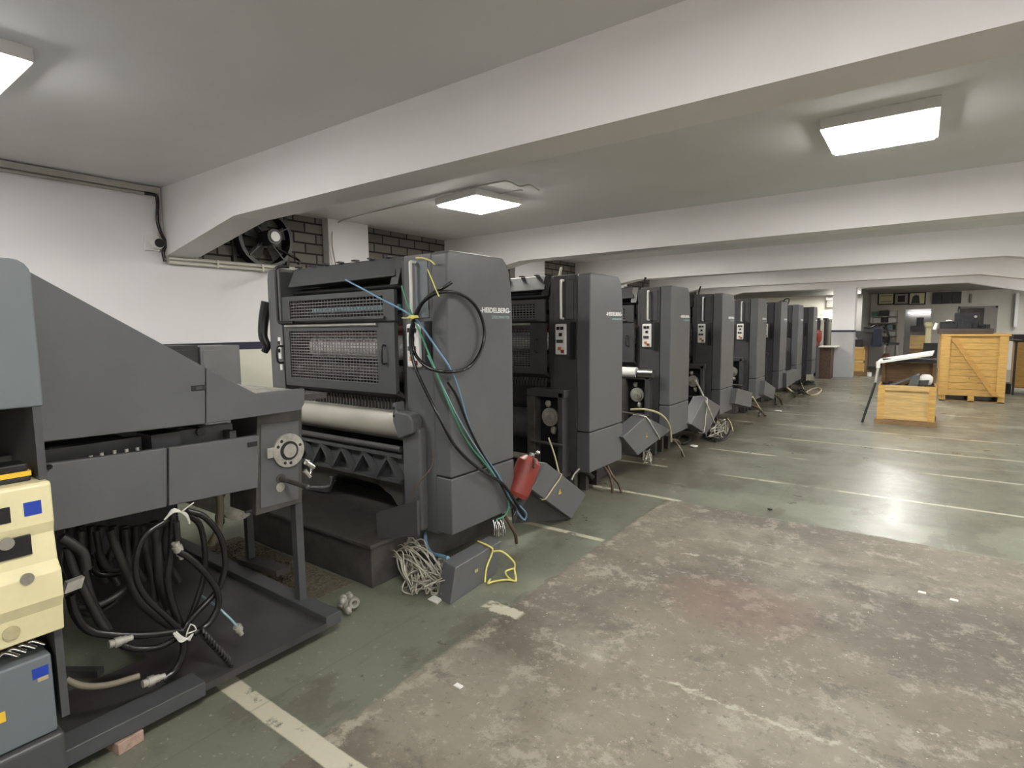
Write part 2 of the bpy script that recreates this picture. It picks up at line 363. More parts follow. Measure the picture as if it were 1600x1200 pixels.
# left wall: upper white, stripe, lower cream, ledge, piers, lintel, recessed blockwork
W = MB()
W.box(XL-.3, XL, YB, 26, 1.43, 2.24)                       # white band
W.box(XL-.3, XL, YB, 2.52, 2.24, CZ)                       # full height before the first beam
piers = [(4.44, 5.07), (8.45, 9.45), (12.6, 13.3), (16.7, 17.4)]
for a, b in piers: W.box(XL-.3, XL, a, b, 2.24, CZ)
for yb in (2.52, 6.7, 10.87, 15.04, 19.1): W.box(XL-.3, XL, yb, yb+.29, 2.24, CZ)
struct(W.build('wall_left', 'wall', loc=(0, 0, 0)))
struct(box(XL-.3, XL, YB, 26, 0, 1.35).build('wall_left', 'lowwall', loc=(0, 0, 0)))
struct(box(XL-.3, XL+.004, YB, 26, 1.35, 1.43).build('trim_1', 'navy', loc=(0, 0, 0)))
k = 1
for a, b in ((2.81, 4.44), (5.07, 6.70), (6.99, 8.45), (9.45, 10.87), (11.16, 12.6), (13.3, 15.04), (15.33, 16.7), (17.4, 19.1)):
    struct(box(XL-.28, XL-.12, a, b, 2.24, CZ).build('window_%d' % k, 'block', loc=(0, 0, 0)))
    k += 1
# concrete ledge with two conduits running under the openings
struct(box(XL-.12, XL+.03, 2.52, 19.1, 2.235, 2.30).build('trim_2', 'conduit', loc=(0, 0, 0)))
c = MB(); c.cyl((XL+.045, 2.54, 2.275), (XL+.045, 6.7, 2.275), .012, 8); c.cyl((XL+.045, 2.54, 2.235), (XL+.045, 6.7, 2.235), .014, 8)
for yy in (3.0, 3.5, 4.2, 5.0, 5.8): c.box(XL, XL+.065, yy, yy+.02, 2.215, 2.295)
tag(c.build('conduit', 'lowwall'), 'pair of cream conduits clipped below the blockwork openings on the left wall', 'conduit')
c = MB(); c.box(XL, XL+.05, YB+.2, 2.49, 2.885, 2.935); c.cyl((XL+.03, YB+.2, 2.865), (XL+.03, 2.48, 2.865), .013, 8)
c.box(XL, XL+.03, 2.47, 2.5, 2.33, 2.9)
tag(c.build('conduit', 'conduit'), 'cream cable trunking along top of left wall below the ceiling', 'conduit')
# other walls
struct(box(XR, XR+.3, YB, 26, 0, CZ).build('wall_right', 'wall', loc=(0, 0, 0)))
struct(box(XL-.3, XR+.3, YB-.3, YB, 0, CZ).build('wall_back', 'wall', loc=(0, 0, 0)))
struct(box(XL, -1.75, 21.0, 21.3, 0, 2.66).build('wall_front', 'lowwall', loc=(0, 0, 0)))
struct(box(-1.75, -1.55, 21.0, 24.6, 0, 2.66).build('wall_front', 'darkwall', loc=(0, 0, 0)))
# far wall with doorway and window openings
YF = 24.6
fw = MB(); fw.box(-1.75, -.50, YF, YF+.25, 0, 2.66)
fw.box(-.50, XR, YF, YF+.25, 2.08, 2.66); fw.box(.25, 1.02, YF, YF+.25, 0, 2.08); fw.box(2.0, XR, YF, YF+.25, 0, 2.08)
fw.box(1.02, 2.0, YF, YF+.25, 0, .95)
struct(fw.build('wall_front', 'backwall', loc=(0, 0, 0)))
struct(box(-1.7, 2.6, 25.9, 26.1, 0, 2.66).build('wall_front', 'wall', loc=(0, 0, 0)))
fr = MB()
for a in ((1.0, 1.04), (1.96, 2.02)): fr.box(a[0], a[1], YF-.03, YF+.02, .93, 2.12)
fr.box(1.0, 2.02, YF-.03, YF+.02, 2.06, 2.12); fr.box(1.0, 2.02, YF-.03, YF+.02, .9, .95); fr.box(1.68, 1.98, YF-.02, YF, .95, 2.06)
struct(fr.build('window_9', 'darkwall', loc=(0, 0, 0)))
# isolated column by the last beam
cl = MB(); cl.box(-2.15, -1.58, 19.05, 19.6, 1.39, 2.64); struct(cl.build('pillar', 'wall', loc=(0, 0, 0)))
struct(box(-2.15, -1.58, 19.05, 19.6, 0, 1.335).build('pillar', 'greywall', loc=(0, 0, 0)))
struct(box(-2.155, -1.575, 19.045, 19.605, 1.335, 1.39).build('trim_3', 'navy', loc=(0, 0, 0)))
# white door frame edge on the far right
fr = MB(); fr.box(2.42, 2.50, 24.3, 24.6, 1.42, 2.5); struct(fr.build('trim_4', 'wall', loc=(0, 0, 0)))
# ------------------------------------------------------------------ lamps
LIT = emit('lit_panel', (1., .975, .93), 21.)
LITW = emit('lit_panel_warm', (1., .97, .88), 21.)
lampL = {(-3.93, .63): 'square white ceiling panel light cut by the left edge of the photo',
         (-3.93, 4.80): 'square white ceiling panel light over the first press, beside a surface wire',
         (-.30, 4.82): 'square white ceiling panel light over the bare concrete aisle'}
for yy in (-3.6, .63, 4.81, 8.95, 13.1, 17.2):
    for xx in (-3.93, -.30, 3.4, 6.4):
        if (xx, yy) in ((-.3, 4.81), (-3.93, 4.81)): yy2 = 4.80 if xx < -1 else 4.82
        else: yy2 = yy
        lb = lampL.get((xx, yy2), 'square ceiling panel light in a bay outside the photo or hidden behind a beam')
        t = thing('ceiling_light', (xx, yy2, CZ), lb, 'ceiling light', 'ceiling panel lights')
        MB().box(xx-.33, xx+.33, yy2-.33, yy2+.33, CZ-.070, CZ-.001).build('housing', 'white_pl', t)
        MB().box(xx-.31, xx+.31, yy2-.31, yy2+.31, CZ-.085, CZ-.071).build('diffuser', LITW if (xx < -1 and yy2 > 4) else LIT, t, .01)
        rz = math.radians(-9 if xx < -1 and yy2 > 4 and yy2 < 5 else 0); t.rotation_euler.z = rz
        if (xx, yy2) == (-.30, 4.82): t.scale = (1.0, 1.08, 1)
t = thing('ceiling_light', (-1.97, 20.2, 2.66), 'added fill light hidden behind the isolated white pillar', 'ceiling light', 'ceiling panel lights')  # added fill lamp, unseen behind the pillar, brightens the far room
box(-2.21, -1.73, 19.9, 20.5, 2.62, 2.659).build('housing', 'white_pl', t); box(-2.2, -1.74, 19.91, 20.49, 2.60, 2.619).build('diffuser', LIT, t)
for xx in (2.95, 5.5):  # added unseen lamps that brighten the far room
    t = thing('ceiling_light', (xx, 21.9, 2.66), 'added fill light brightening the far room, outside the right edge of the photo', 'ceiling light', 'ceiling panel lights')
    box(xx-.31, xx+.31, 21.6, 22.2, 2.62, 2.659).build('housing', 'white_pl', t); box(xx-.3, xx+.3, 21.61, 22.19, 2.60, 2.619).build('diffuser', LIT, t)
# wire on the ceiling near the second light
w = MB(); w.tube([(-6.02, 4.5, 2.3), (-6.04, 4.46, 2.7), U(533, 345, z=2.935), U(640, 318, z=2.935), U(720, 297, z=2.935), U(780, 284, z=2.935), U(795, 284, z=2.935), U(812, 291, z=2.935), U(828, 289, z=2.935), U(842, 297, z=2.935)], .009, 6, 4)
w.tube([U(780, 303, z=2.935), U(812, 297, z=2.935), U(816, 298, z=2.935)], .006, 5, 2)
tag(w.build('ceiling_wire', 'conduit'), 'grey surface wire running over the ceiling past the second panel light', 'wire')
# black cable and camera on left wall
w = MB(); X0 = XL+.05
w.tube([U(226, 302, x=X0), U(240, 304, x=X0), U(246, 312, x=X0), U(246, 345, x=X0), U(252, 365, x=X0), U(259, 380, x=X0), U(255, 395, x=X0), U(258, 409, x=X0)], .016, 8, 5)
tag(w.build('wall_cable', 'rubber'), 'black cable drooping down the left wall beside the small camera', 'cable')
cc = U(243, 381, x=XL)
t = thing('security_camera', (XL, cc.y, cc.z), 'small white round security camera on the left wall beside the black cable', 'security camera')
box(XL, XL+.02, cc.y-.1, cc.y+.07, cc.z-.07, cc.z+.07).build('base_plate', 'white_pl', t, .004)
MB().cyl((XL+.02, cc.y, cc.z), (XL+.08, cc.y, cc.z), .062, 24, .05).build('housing', 'white_pl', t)
MB().cyl((XL+.08, cc.y+.003, cc.z), (XL+.09, cc.y+.003, cc.z), .042, 24).build('lens', 'black', t)
# exhaust fan in the first opening
fy, fz = 3.60, 2.60; fx = XL-.02
t = thing('exhaust_fan', (fx, fy, fz-.33), 'dirty round exhaust fan set in the blockwork opening under the first beam', 'fan')
MB().ring((fx-.1, fy, fz), (1, 0, 0), .29, .33, .14, 36).build('housing', 'junk', t)
f = MB(); f.box(fx-.1, fx-.07, fy-.34, fy+.34, fz-.34, fz-.29); f.box(fx-.1, fx-.07, fy-.34, fy+.34, fz+.29, fz+.34); f.box(fx-.1, fx-.07, fy-.34, fy-.30, fz-.3, fz+.3); f.box(fx-.1, fx-.07, fy+.30, fy+.34, fz-.3, fz+.3)
f.build('mounting_frame', 'grime', t)
for kb in range(5):
    a = 2*PI*kb/5+.4; b1 = MB(); u = Vector((0, math.cos(a), math.sin(a))); v = Vector((0, -math.sin(a), math.cos(a))); c0 = Vector((fx-.02, fy, fz))
    b1.hexa([c0+u*.06-v*.03, c0+u*.25-v*.09, c0+u*.25+v*.05+Vector((.05, 0, 0)), c0+u*.06+v*.03+Vector((.02, 0, 0)), c0+u*.06-v*.03+Vector((.004, 0, 0)), c0+u*.25-v*.09+Vector((.004, 0, 0)), c0+u*.25+v*.05+Vector((.054, 0, 0)), c0+u*.06+v*.03+Vector((.024, 0, 0))])
    b1.build('blade', 'grime', t)
MB().cyl((fx-.04, fy, fz), (fx+.2, fy, fz), .085, 20).build('motor', 'junk', t)
MB().cyl((fx+.2, fy, fz), (fx+.215, fy, fz), .055, 20).build('hub_cap', 'white_pl', t)
g = MB()
for a in (.5, 2.3, 3.9, 5.4): g.bar((fx+.05, fy, fz), (fx+.05, fy+.3*math.cos(a), fz+.3*math.sin(a)), .015)
g.build('bracket', 'dgrey', t)
w = MB(); w.tube([(fx+.06, fy+.1, fz-.1), (fx+.1, fy+.35, 2.38), U(466, 412, x=-5.4)], .014, 6, 4)
tag(w.build('fan_cable', 'rubber'), 'black cable hanging from the exhaust fan down behind the first press', 'cable')

# ------------------------------------------------------------------ printing units
def grid(mb, x0, x1, z0, z1, y, nx, nz, w=.0045):
    for i in range(nx+1):
        x = x0+(x1-x0)*i/nx; mb.box(x-w/2, x+w/2, y, y+.004, z0, z1)
    for j in range(nz+1):
        z = z0+(z1-z0)*j/nz; mb.box(x0, x1, y-.003, y+.001, z-w*.7, z+w*.7)
def frame_rect(mb, x0, x1, z0, z1, y0, y1, l, r, b, tp):
    mb.box(x0, x0+l, y0, y1, z0, z1); mb.box(x1-r, x1, y0, y1, z0, z1); mb.box(x0+l, x1-r, y0, y1, z0, z0+b); mb.box(x0+l, x1-r, y0, y1, z1-tp, z1)
def make_unit(first, label):
    t = thing('printing_unit', (0, 0, 0), label, 'printing press', 'row of printing units')
    CT = 2.02
    # operator side cover, its far edge curving in towards the top
    prof = [(0, .63), (.66, .63), (.66, 1.70), (.648, 1.83), (.63, 1.93), (.60, 1.985), (.56, CT), (.02, CT), (0, CT-.02)]
    c = MB().prism(prof, 'x', -.13, 0); o = c.build('side_cover', 'grey', t, .012)
    MB().prism([(0, .265), (.66, .265), (.66, .622), (0, .622)], 'x', -.13, 0).build('lower_side_cover', 'grey', t, .008)
    # front housing next to it, with recess for the handle
    h = MB(); h.box(-.385, -.135, .012, .62, .24, CT-.005)
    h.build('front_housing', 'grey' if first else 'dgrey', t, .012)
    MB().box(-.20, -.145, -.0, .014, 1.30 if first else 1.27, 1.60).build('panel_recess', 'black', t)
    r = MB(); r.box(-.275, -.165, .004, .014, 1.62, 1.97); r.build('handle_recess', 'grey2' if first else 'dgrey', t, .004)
    hb = MB(); hb.tube([(-.27, .01, 1.965), (-.27, -.025, 1.965), (-.27, -.035, 1.95), (-.27, -.035, 1.80), (-.27, -.035, 1.65), (-.27, -.03, 1.635), (-.27, .01, 1.63)], .011, 10, 3); hb.build('grab_handle', 'white_pl', t)
    # white control panel with buttons
    cp = MB().box(-.345, -.235, -.018, .014, 1.31, 1.585).build('control_panel', 'white_pl', t, .012)
    for (zz, mm, xx) in ((1.545, 'black', -.31), (1.545, 'black', -.27), (1.49, 'black', -.285), (1.43, 'dgrey', -.31), (1.43, 'dgrey', -.275), (1.365, 'orange', -.295), (1.34, 'red', -.265)):
        MB().box(xx-.014, xx+.014, -.028, -.017, zz-.014, zz+.014).build('button', mm, cp)
    # operator inner frame plate
    fpl = MB(); fpl.box(-.42, -.386, .03, .75, .24, 1.99); fpl.box(-.45, -.42, .05, .75, 1.10, 1.97); fpl.build('inner_frame_plate', 'dgrey', t)
    # drive side housing
    MB().prism([(-1.94, .25), (-1.76, .25), (-1.76, 2.03), (-1.90, 2.03), (-1.93, 2.0), (-1.94, 1.95)], 'y', .0, .62).build('drive_side_housing', 'grey', t, .006)
    tb = MB(); tb.tube([(-1.70, .05, 2.045), (-1.74, .0, 2.045), (-1.755, -.03, 2.03), (-1.755, -.035, 1.98), (-1.755, -.035, 1.66), (-1.75, -.035, 1.625), (-1.72, -.035, 1.612), (-1.55, -.035, 1.612)], .012, 8, 4)
    tb.build('guard_rail', 'black', t)
    sw = MB(); sw.box(-1.81, -1.775, -.012, .01, 1.33, 1.50); sw.build('switch_strip', 'white_pl', t)
    for zz in (1.44, 1.38): MB().box(-1.80, -1.782, -.022, -.01, zz, zz+.03).build('switch', 'black', t)
    sw = MB(); sw.box(-1.80, -1.775, -.01, .01, 1.24, 1.285); sw.build('label_plate', 'white_pl', t)
    hh = MB(); hh.tube([(-1.765, .0, 1.43), (-1.765, -.05, 1.42), (-1.765, -.05, 1.31), (-1.765, .0, 1.30)], .008, 6, 3); hh.build('pull_handle', 'black', t)
    # ink fountain cover: a tilted lid
    ic = MB(); ic.hexa([(-1.66, .0, 1.88), (-.46, .0, 1.895), (-.46, .35, 1.90), (-1.66, .35, 1.90), (-1.70, .09, 2.03), (-.50, .09, 2.03), (-.46, .35, 2.0), (-1.70, .35, 2.0)])
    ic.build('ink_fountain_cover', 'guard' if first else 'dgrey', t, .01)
    e = MB()
    for i in range(7): MB().box(-1.64+i*.17, -1.60+i*.17, .06, .1, 2.03, 2.04).build('ink_key', 'black', t)
    e = MB(); e.prism([(.0, 1.84), (.1, 1.84), (.12, 2.0), (.06, 2.02)], 'x', -.50, -.43); e.build('cover_end_cheek', 'black', t)
    # things behind the guards: rollers and a black block added to darken the inside
    k = MB(); k.box(-1.76, -.42, .40, .90, .95, 1.93); k.build('dark_core', 'black', t)
    k = MB(); k.cyl((-1.5, .12, 1.70), (-.46, .12, 1.70), .022, 20); k.build('ink_roller', 'lightblue' if first else 'rubber', t)
    k = MB(); k.cyl((-1.74, .20, 1.53), (-.46, .20, 1.53), .06, 20); k.build('ink_roller', 'rustred', t)
    k = MB(); k.cyl((-1.5, .14, 1.425), (-.46, .14, 1.425), .085, 36); k.build('plate_cylinder', 'brightcyl', t)
    k = MB(); k.cyl((-1.74, .16, 1.24), (-.46, .16, 1.24), .06, 20); k.build('damping_roller', 'grime', t)
    k = MB(); k.cyl((-1.74, .12, 1.845), (-.46, .12, 1.845), .028, 12)
    for i in range(11): k.box(-1.70+i*.11, -1.66+i*.11, .12, .16, 1.82, 1.86)
    k.build('ink_duct', 'black', t)
    # upper guard
    g = MB(); frame_rect(g, -1.74, -.46, 1.61, 1.81, -.005, .02, .10, .11, .03, .035)
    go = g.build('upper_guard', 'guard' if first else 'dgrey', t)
    s = MB(); grid(s, -1.64, -.57, 1.64, 1.775, .006, 30, 6); s.build('mesh_screen', 'meshbar', go)
    s = MB(); s.cyl((-1.70, -.012, 1.627), (-.55, -.012, 1.627), .012, 10); s.build('hinge_bar', 'dgrey', go)
    # lower guard
    g = MB(); frame_rect(g, -1.69, -.44, 1.13, 1.595, -.03, .0, .07, .17, .06, .05)
    g.prism([(-.03, 1.13), (.05, 1.09), (.06, 1.10), (0, 1.15)], 'x', -1.69, -.44)
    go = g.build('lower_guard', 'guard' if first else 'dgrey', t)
    s = MB(); grid(s, -1.62, -.61, 1.19, 1.55, -.018, 30, 17, .005); s.build('mesh_screen', 'meshbar', go)
    s = MB(); s.cyl((-1.66, -.035, 1.585), (-.60, -.035, 1.585), .012, 10); s.build('hinge_bar', 'steel', go)
    s = MB(); s.tube([(-.53, -.02, 1.445), (-.53, -.06, 1.44), (-.53, -.06, 1.335), (-.53, -.02, 1.33)], .007, 8, 3); s.build('guard_handle', 'black', go)
    # gripper row under the guard
    g = MB(); g.box(-1.72, -.46, .10, .14, 1.04, 1.12)
    for i in range(36):
        x = -1.70+i*.0345; g.box(x, x+.018, .05, .10, 1.05, 1.085); g.box(x+.004, x+.014, .03, .06, 1.01, 1.06)
    g.build('gripper_bar', 'grime', t)
    if first:
        k = MB(); k.cyl((-1.74, .16, .905), (-.47, .16, .905), .125, 48); k.build('impression_cylinder', 'cyl', t)
        k = MB(); k.cyl((-.47, .16, .905), (-.44, .16, .905), .13, 40); k.build('bearer_ring', 'black', t)
        k = MB(); k.cyl((-1.74, .01, .755), (-.45, .01, .755), .022, 16); k.build('tie_shaft', 'dgrey', t)
        k = MB(); k.box(-1.70, -.43, .03, .05, .53, .715); k.box(-1.70, -.43, -.01, .05, .70, .72); k.box(-1.70, -.43, -.01, .05, .525, .545)
        for i in range(5):
            x = -1.66+i*.244; k.bar((x, -.0, .545), (x+.122, -.0, .70), .05, .018); k.bar((x+.122, -.0, .70), (x+.244, -.0, .545), .05, .018)
        k.build('truss_beam', 'guard', t)
        k = MB()
        arch = [(-1.72, .54), (-.43, .54), (-.43, .27), (-.52, .30), (-.62, .40), (-.76, .46), (-1.2, .47), (-1.28, .42), (-1.35, .30), (-1.72, .27)]
        k.prism(arch, 'y', .06, .09); k.build('arched_apron', 'grime', t)
        k = MB(); k.box(-1.74, -.42, .38, .42, .27, .95); k.build('back_panel', 'black', t)
        k = MB(); k.box(-.375, -.21, -.055, .012, .26, .93); k.build('bearing_column', 'grey', t, .02)
        k = MB(); k.prism([(-.42, .96), (-.42, 1.08), (-.395, 1.09), (-.385, 1.03), (-.27, 1.02), (-.235, .98), (-.24, .90), (-.37, .85)], 'y', -.09, -.0); k.build('bearing_bracket', 'grey', t, .018)
        k = MB()
        for zz in (1.05, 1.0): k.cyl((-.40, -.095, zz), (-.40, -.085, zz), .009, 10)
        k.build('bolt', 'black', t)
        k = MB(); k.box(-1.65, -.29, -.40, .90, .0, .25); k.box(-1.67, -.27, -.42, .60, .25, .275); k.box(-.33, -.285, -.405, -.39, .0, .26)
        k.build('base_frame', 'grime', t, .008)
        k = MB(); k.cyl((-.44, -.2, .27), (-.44, -.2, .2765), .035, 20); k.cyl((-.38, .0, .275), (-.38, .0, .277), .02, 14); k.build('bore', 'black', t)
        k = MB(); k.hexa([(-.33, -.32, .275), (-.06, -.24, .33), (-.06, -.22, .33), (-.33, -.30, .275), (-.33, -.32, .44), (-.06, -.24, .54), (-.06, -.22, .54), (-.33, -.30, .44)])
        k.build('splash_plate', 'dgrey', t)
        k = MB(); k.tube([(-.12, -.23, .55), (-.10, -.2, .62), (-.05, -.12, .72), (-.1, -.05, .80)], .004, 6, 4); k.build('thin_wire', 'brown', t)
    else:
        k = MB(); k.cyl((-1.74, .12, .63), (-.62, .12, .63), .15, 40); k.build('impression_cylinder', 'dgrey', t)
        k = MB(); k.box(-1.74, -.42, .30, .34, .27, 1.03); k.build('back_panel', 'black', t)
        k = MB(); k.cyl((-1.74, .0, .33), (-.6, .0, .33), .03, 16); k.build('tie_shaft', 'castcream', t)
        k = MB(); k.box(-.60, -.515, -.10, .05, .05, .93); k.build('bearing_post', 'grime', t, .006)
        k = MB(); k.box(-.27, -.215, -.10, .05, .2, .98); k.box(-.60, -.20, -.10, .05, .93, 1.0); k.build('bearing_frame', 'dgrey', t, .008)
        k = MB(); k.box(-.515, -.27, .0, .03, .25, .93); k.build('bearing_recess', 'black', t)
        k = MB(); k.cyl((-.39, .0, .74), (-.39, -.05, .74), .06, 20); k.ring((-.39, -.02, .74), (0, -1, 0), .03, .085, .02, 20); k.cyl((-.39, -.05, .74), (-.39, -.075, .74), .022, 12)
        k.blob((-.36, -.02, .62), .03, .03, .04, 6, .2); k.blob((-.42, -.02, .86), .03, .02, .03, 6, .2); k.build('gear_hub', 'castcream', t)
        k = MB(); k.cyl((-.53, -.13, .525), (-.19, -.13, .51), .014, 10); k.build('cross_bar', 'grime', t)
        k = MB(); k.box(-1.65, -.29, -.12, 1.0, .0, .25); k.build('base_frame', 'grime', t, .008)
        for i in range(3): MB().box(-.27, -.20, .08+i*.22, .14+i*.22, .0, .24).build('levelling_foot', 'grime', t)
    # maker's lettering
    text_mesh('lettering', '-HEIDELBERG-', .046, 'ink', t, ONX, (.0015, .635, 1.655), bold=.0011, xs=1.14)
    text_mesh('lettering', 'SPEEDMASTER', .026, 'inkg', t, ONX, (.0015, .622, 1.616), bold=.0003, xs=1.2)
    return t
ulabels = ['nearest printing unit, with two wire mesh guards and the looped black hose on its corner',
           'second printing unit, standing behind the red fire extinguisher, dark front housing',
           'third printing unit, with a pale roller end and a white-strapped box in front',
           'fourth printing unit, with a tilted box and a knot of wires at its foot',
           'fifth printing unit from the camera, with a square grey box at its foot',
           'sixth printing unit in the row, counted from the camera',
           'seventh printing unit in the row, last but one before the white-topped bench',
           'eighth and farthest printing unit, closest to the white-topped bench']
uy = [2.50, 4.31, 6.30, 8.28, 10.33, 12.22, 14.25, 16.32]
ux = [-2.30, -2.31, -2.33, -2.31, -2.28, -2.27, -2.28, -2.26]
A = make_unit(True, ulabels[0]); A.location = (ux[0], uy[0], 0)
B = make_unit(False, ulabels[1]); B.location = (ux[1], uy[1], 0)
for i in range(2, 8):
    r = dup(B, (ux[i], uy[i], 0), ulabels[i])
# unit three has a pale foam-wrapped roller end and a polished bracket
t3 = [o for o in COL.objects if o.type == 'EMPTY' and o.get('label') == ulabels[2]][0]
ORG[t3.name] = Vector((ux[2], uy[2], 0))
def on3(px, py, y=6.22): return U(px, py, y=y)
MB().cyl(on3(950, 580), on3(995, 582), .062, 20).build('wrapped_roller', 'white_pl', t3)
MB().cyl(on3(998, 583), on3(1021, 584), .05, 20).build('polished_bracket', 'steel', t3)
MB().box(-3.6, -2.85, 6.24, 6.27, .62, .95).build('inner_cylinder', 'steel', t3)
# rods sticking up from the units' tops
for (px, py, px2, py2, yy, n) in ((1005, 445, 1009, 433, 6.3, 'third'), (1092, 456, 1095, 447, 8.28, 'fourth')):
    w = MB(); p0 = U(px, py, y=yy+.3); w.tube([(p0.x, p0.y, 1.98), p0, U(px2, py2, y=yy+.3)], .012, 6, 2)
    tag(w.build('hose_end', 'rubber'), 'short black hose end poking up from the top of the %s printing unit' % n, 'hose')
# cables on top of unit 2, cable bunch at units 6 and 7
w = MB(); w.tube([U(852, 452, y=4.4), U(866, 445, y=4.4), U(874, 432, y=4.42), U(877, 418, y=4.45)], .012, 6, 4); tag(w.build('cable', 'wire'), 'pale cable curling up from the top of the second printing unit', 'cable')
w = MB(); w.tube([U(1222, 473, y=12.6), U(1228, 467, y=12.6), U(1233, 468, y=12.6), U(1231, 476, y=12.6)], .012, 6, 4); w.tube([U(1215, 473, y=12.6), U(1222, 470, y=12.6), U(1230, 472, y=12.6)], .008, 6, 4); tag(w.build('cable', 'rubber'), 'dark cable tangle lying on top of the sixth printing unit', 'cable')

# ------------------------------------------------------------------ hoses over the first unit
def S(px, py, g=.02):
    a = U(px, py, x=-2.30+g)
    if a.y < 2.50-g: a = U(px, py, y=2.50-g-.03)
    return a
w = MB()
w.tube([S(706, 441, .08), S(692, 450, .05), S(672, 461, .04), S(656, 480, .04), S(646, 510, .04), S(645, 540, .04), S(653, 560, .04), S(673, 576, .04), S(702, 581, .03), S(730, 575, .03), S(749, 553, .03), S(757, 522, .03), S(751, 492, .03), S(736, 470, .03), S(715, 458, .03), S(694, 456, .05), S(674, 462, .06), S(657, 477, .06), S(646, 500, .06), S(641, 530, .06), S(646, 565, .06), S(660, 600, .06), S(688, 655, .05), S(713, 699, .04), S(748, 732, .04), S(783, 754, .04), S(800, 775, .04), S(812, 795, .04), S(822, 811, .04)], .0105, 10, 6)
tag(w.build('air_hose', 'rubber'), 'black hose coiled in a big loop on the corner of the nearest printing unit', 'hose')
w = MB(); w.tube([S(700, 598, .03), S(715, 622, .03), S(733, 668, .03), S(752, 706, .03), S(775, 742, .03), S(792, 775, .04), S(805, 795, .05), S(803, 806, .05)], .008, 8, 5)
tag(w.build('air_hose', 'rubber'), 'thin black hose falling from the coil bottom down the side cover', 'hose')
w = MB(); w.tube([U(540, 437, y=2.36), U(590, 464, y=2.38), S(640, 491, .05), S(660, 512, .05), S(683, 545, .04), S(703, 575, .03), S(717, 610, .02), S(733, 665, .02), S(752, 705, .02), S(780, 745, .03), S(800, 785, .03), S(812, 805, .04), S(820, 812, .05), S(822, 802, .06), S(812, 790, .06)], .006, 8, 5)
tag(w.build('air_tube', 'bluet'), 'long blue air tube crossing the mesh guards and falling down the side cover', 'tube')
w = MB(); w.tube([U(628, 447, y=2.43), S(640, 484, .06), S(660, 528, .04), S(683, 585, .04), S(706, 642, .025), S(730, 690, .02), S(758, 725, .025), S(785, 762, .03), S(795, 790, .03), S(788, 806, .03), S(775, 812, .03)], .006, 8, 5)
tag(w.build('air_tube', 'greent'), 'green air tube falling down the side of the nearest printing unit', 'tube')
w = MB(); w.tube([S(668, 555, .035), S(690, 600, .03), S(712, 645, .03), S(738, 690, .03), S(765, 730, .03), S(788, 768, .03), S(797, 795, .03)], .004, 6, 5)
tag(w.build('air_tube', 'lightblue'), 'thin pale teal tube among the hoses on the nearest side cover', 'tube')
# yellow ties
w = MB()
for i in range(7):
    w.tube([S(636+i*1.2, 493+random.uniform(0, 8), .08), S(643, 497+random.uniform(-4, 5), .10), S(650+i*.7, 493+random.uniform(0, 8), .08)], .0035, 5, 3)
w.tube([S(628, 497, .05), S(640, 497, .085)], .003, 5, 1)
tag(w.build('yellow_tie', 'yellow'), 'bright yellow tie knotted round the hoses at the left of the coil', 'tie')
w = MB(); w.tube([S(650, 403, .04), S(660, 403, .05), S(672, 407, .06), S(679, 413, .07)], .005, 6, 4); w.tube([S(668, 421, .05), S(675, 437, .06), S(681, 452, .07), S(686, 463, .08)], .004, 6, 4)
tag(w.build('yellow_tie', 'yellow'), 'faded yellow ribbon from the white grab handle down to the coil top', 'tie')
# hose ends beneath the first unit
def low(name, m, pts, r, label, cat='hose', z=None, n=8):
    w = MB(); w.tube(pts, r, n, 5); return tag(w.build(name, m), label, cat)
low('cable', 'bluet', [U(664, 832, y=2.55), U(666, 850, y=2.5), U(674, 864, y=2.45), (U(686, 868, y=2.42)), U(700, 872, y=2.35)], .012, 'thick pale blue cable dropping from the first unit to the grey box beneath')
w = MB()
for i in range(6):
    a = U(770+i*3, 812+i % 2*3, x=-2.33); b = U(772+i*3.4, 836+(i % 3), x=-2.31); w.tube([a, (a+b)/2+Vector((.01, 0, 0)), b], .005, 6, 3)
tag(w.build('wire_ends', 'chrome'), 'stub of bare shiny wire ends hanging under the first side cover', 'wires')
low('hose', 'brown', [U(787, 803, x=-2.3), U(797, 820, x=-2.27), U(805, 835, x=-2.25), U(807, 848, z=.012)], .012, 'rusty brown hose end curving to the floor behind the first grey box')
# wire bundle
w = MB()
for i in range(52):
    a = U(604+random.uniform(0, 10), 872+random.uniform(-6, 14), y=2.32)
    e = U(random.uniform(636, 700), random.uniform(888, 930), z=.012); e2 = U(random.uniform(640, 690), random.uniform(880, 925), z=.01+random.uniform(0, .1))
    m = a.lerp(e, random.uniform(.35, .6)); m.z = random.uniform(.12, .24); m.y += random.uniform(-.05, .08)
    q = e+Vector((random.uniform(-.1, .1), random.uniform(-.06, .08), random.uniform(.0, .05)))
    w.tube([a, m, m.lerp(e, .6)+Vector((random.uniform(-.03, .03), random.uniform(-.03, .03), .03)), e, q, q.lerp(e2, .5)+Vector((random.uniform(-.07, .07), random.uniform(-.05, .05), .03)), e2], .0045, 5, 5)
tag(w.build('wire_bundle', 'wire'), 'tangled bundle of pale wires spilling on the floor at the first unit base', 'wires', kind='stuff')
w = MB(); w.bar(U(628, 862, z=.16), U(682, 876, z=.12), .05, .03); tag(w.build('rubber_strip', 'rubber_d'), 'black rubber strip lying over the pale wire bundle', 'strip')
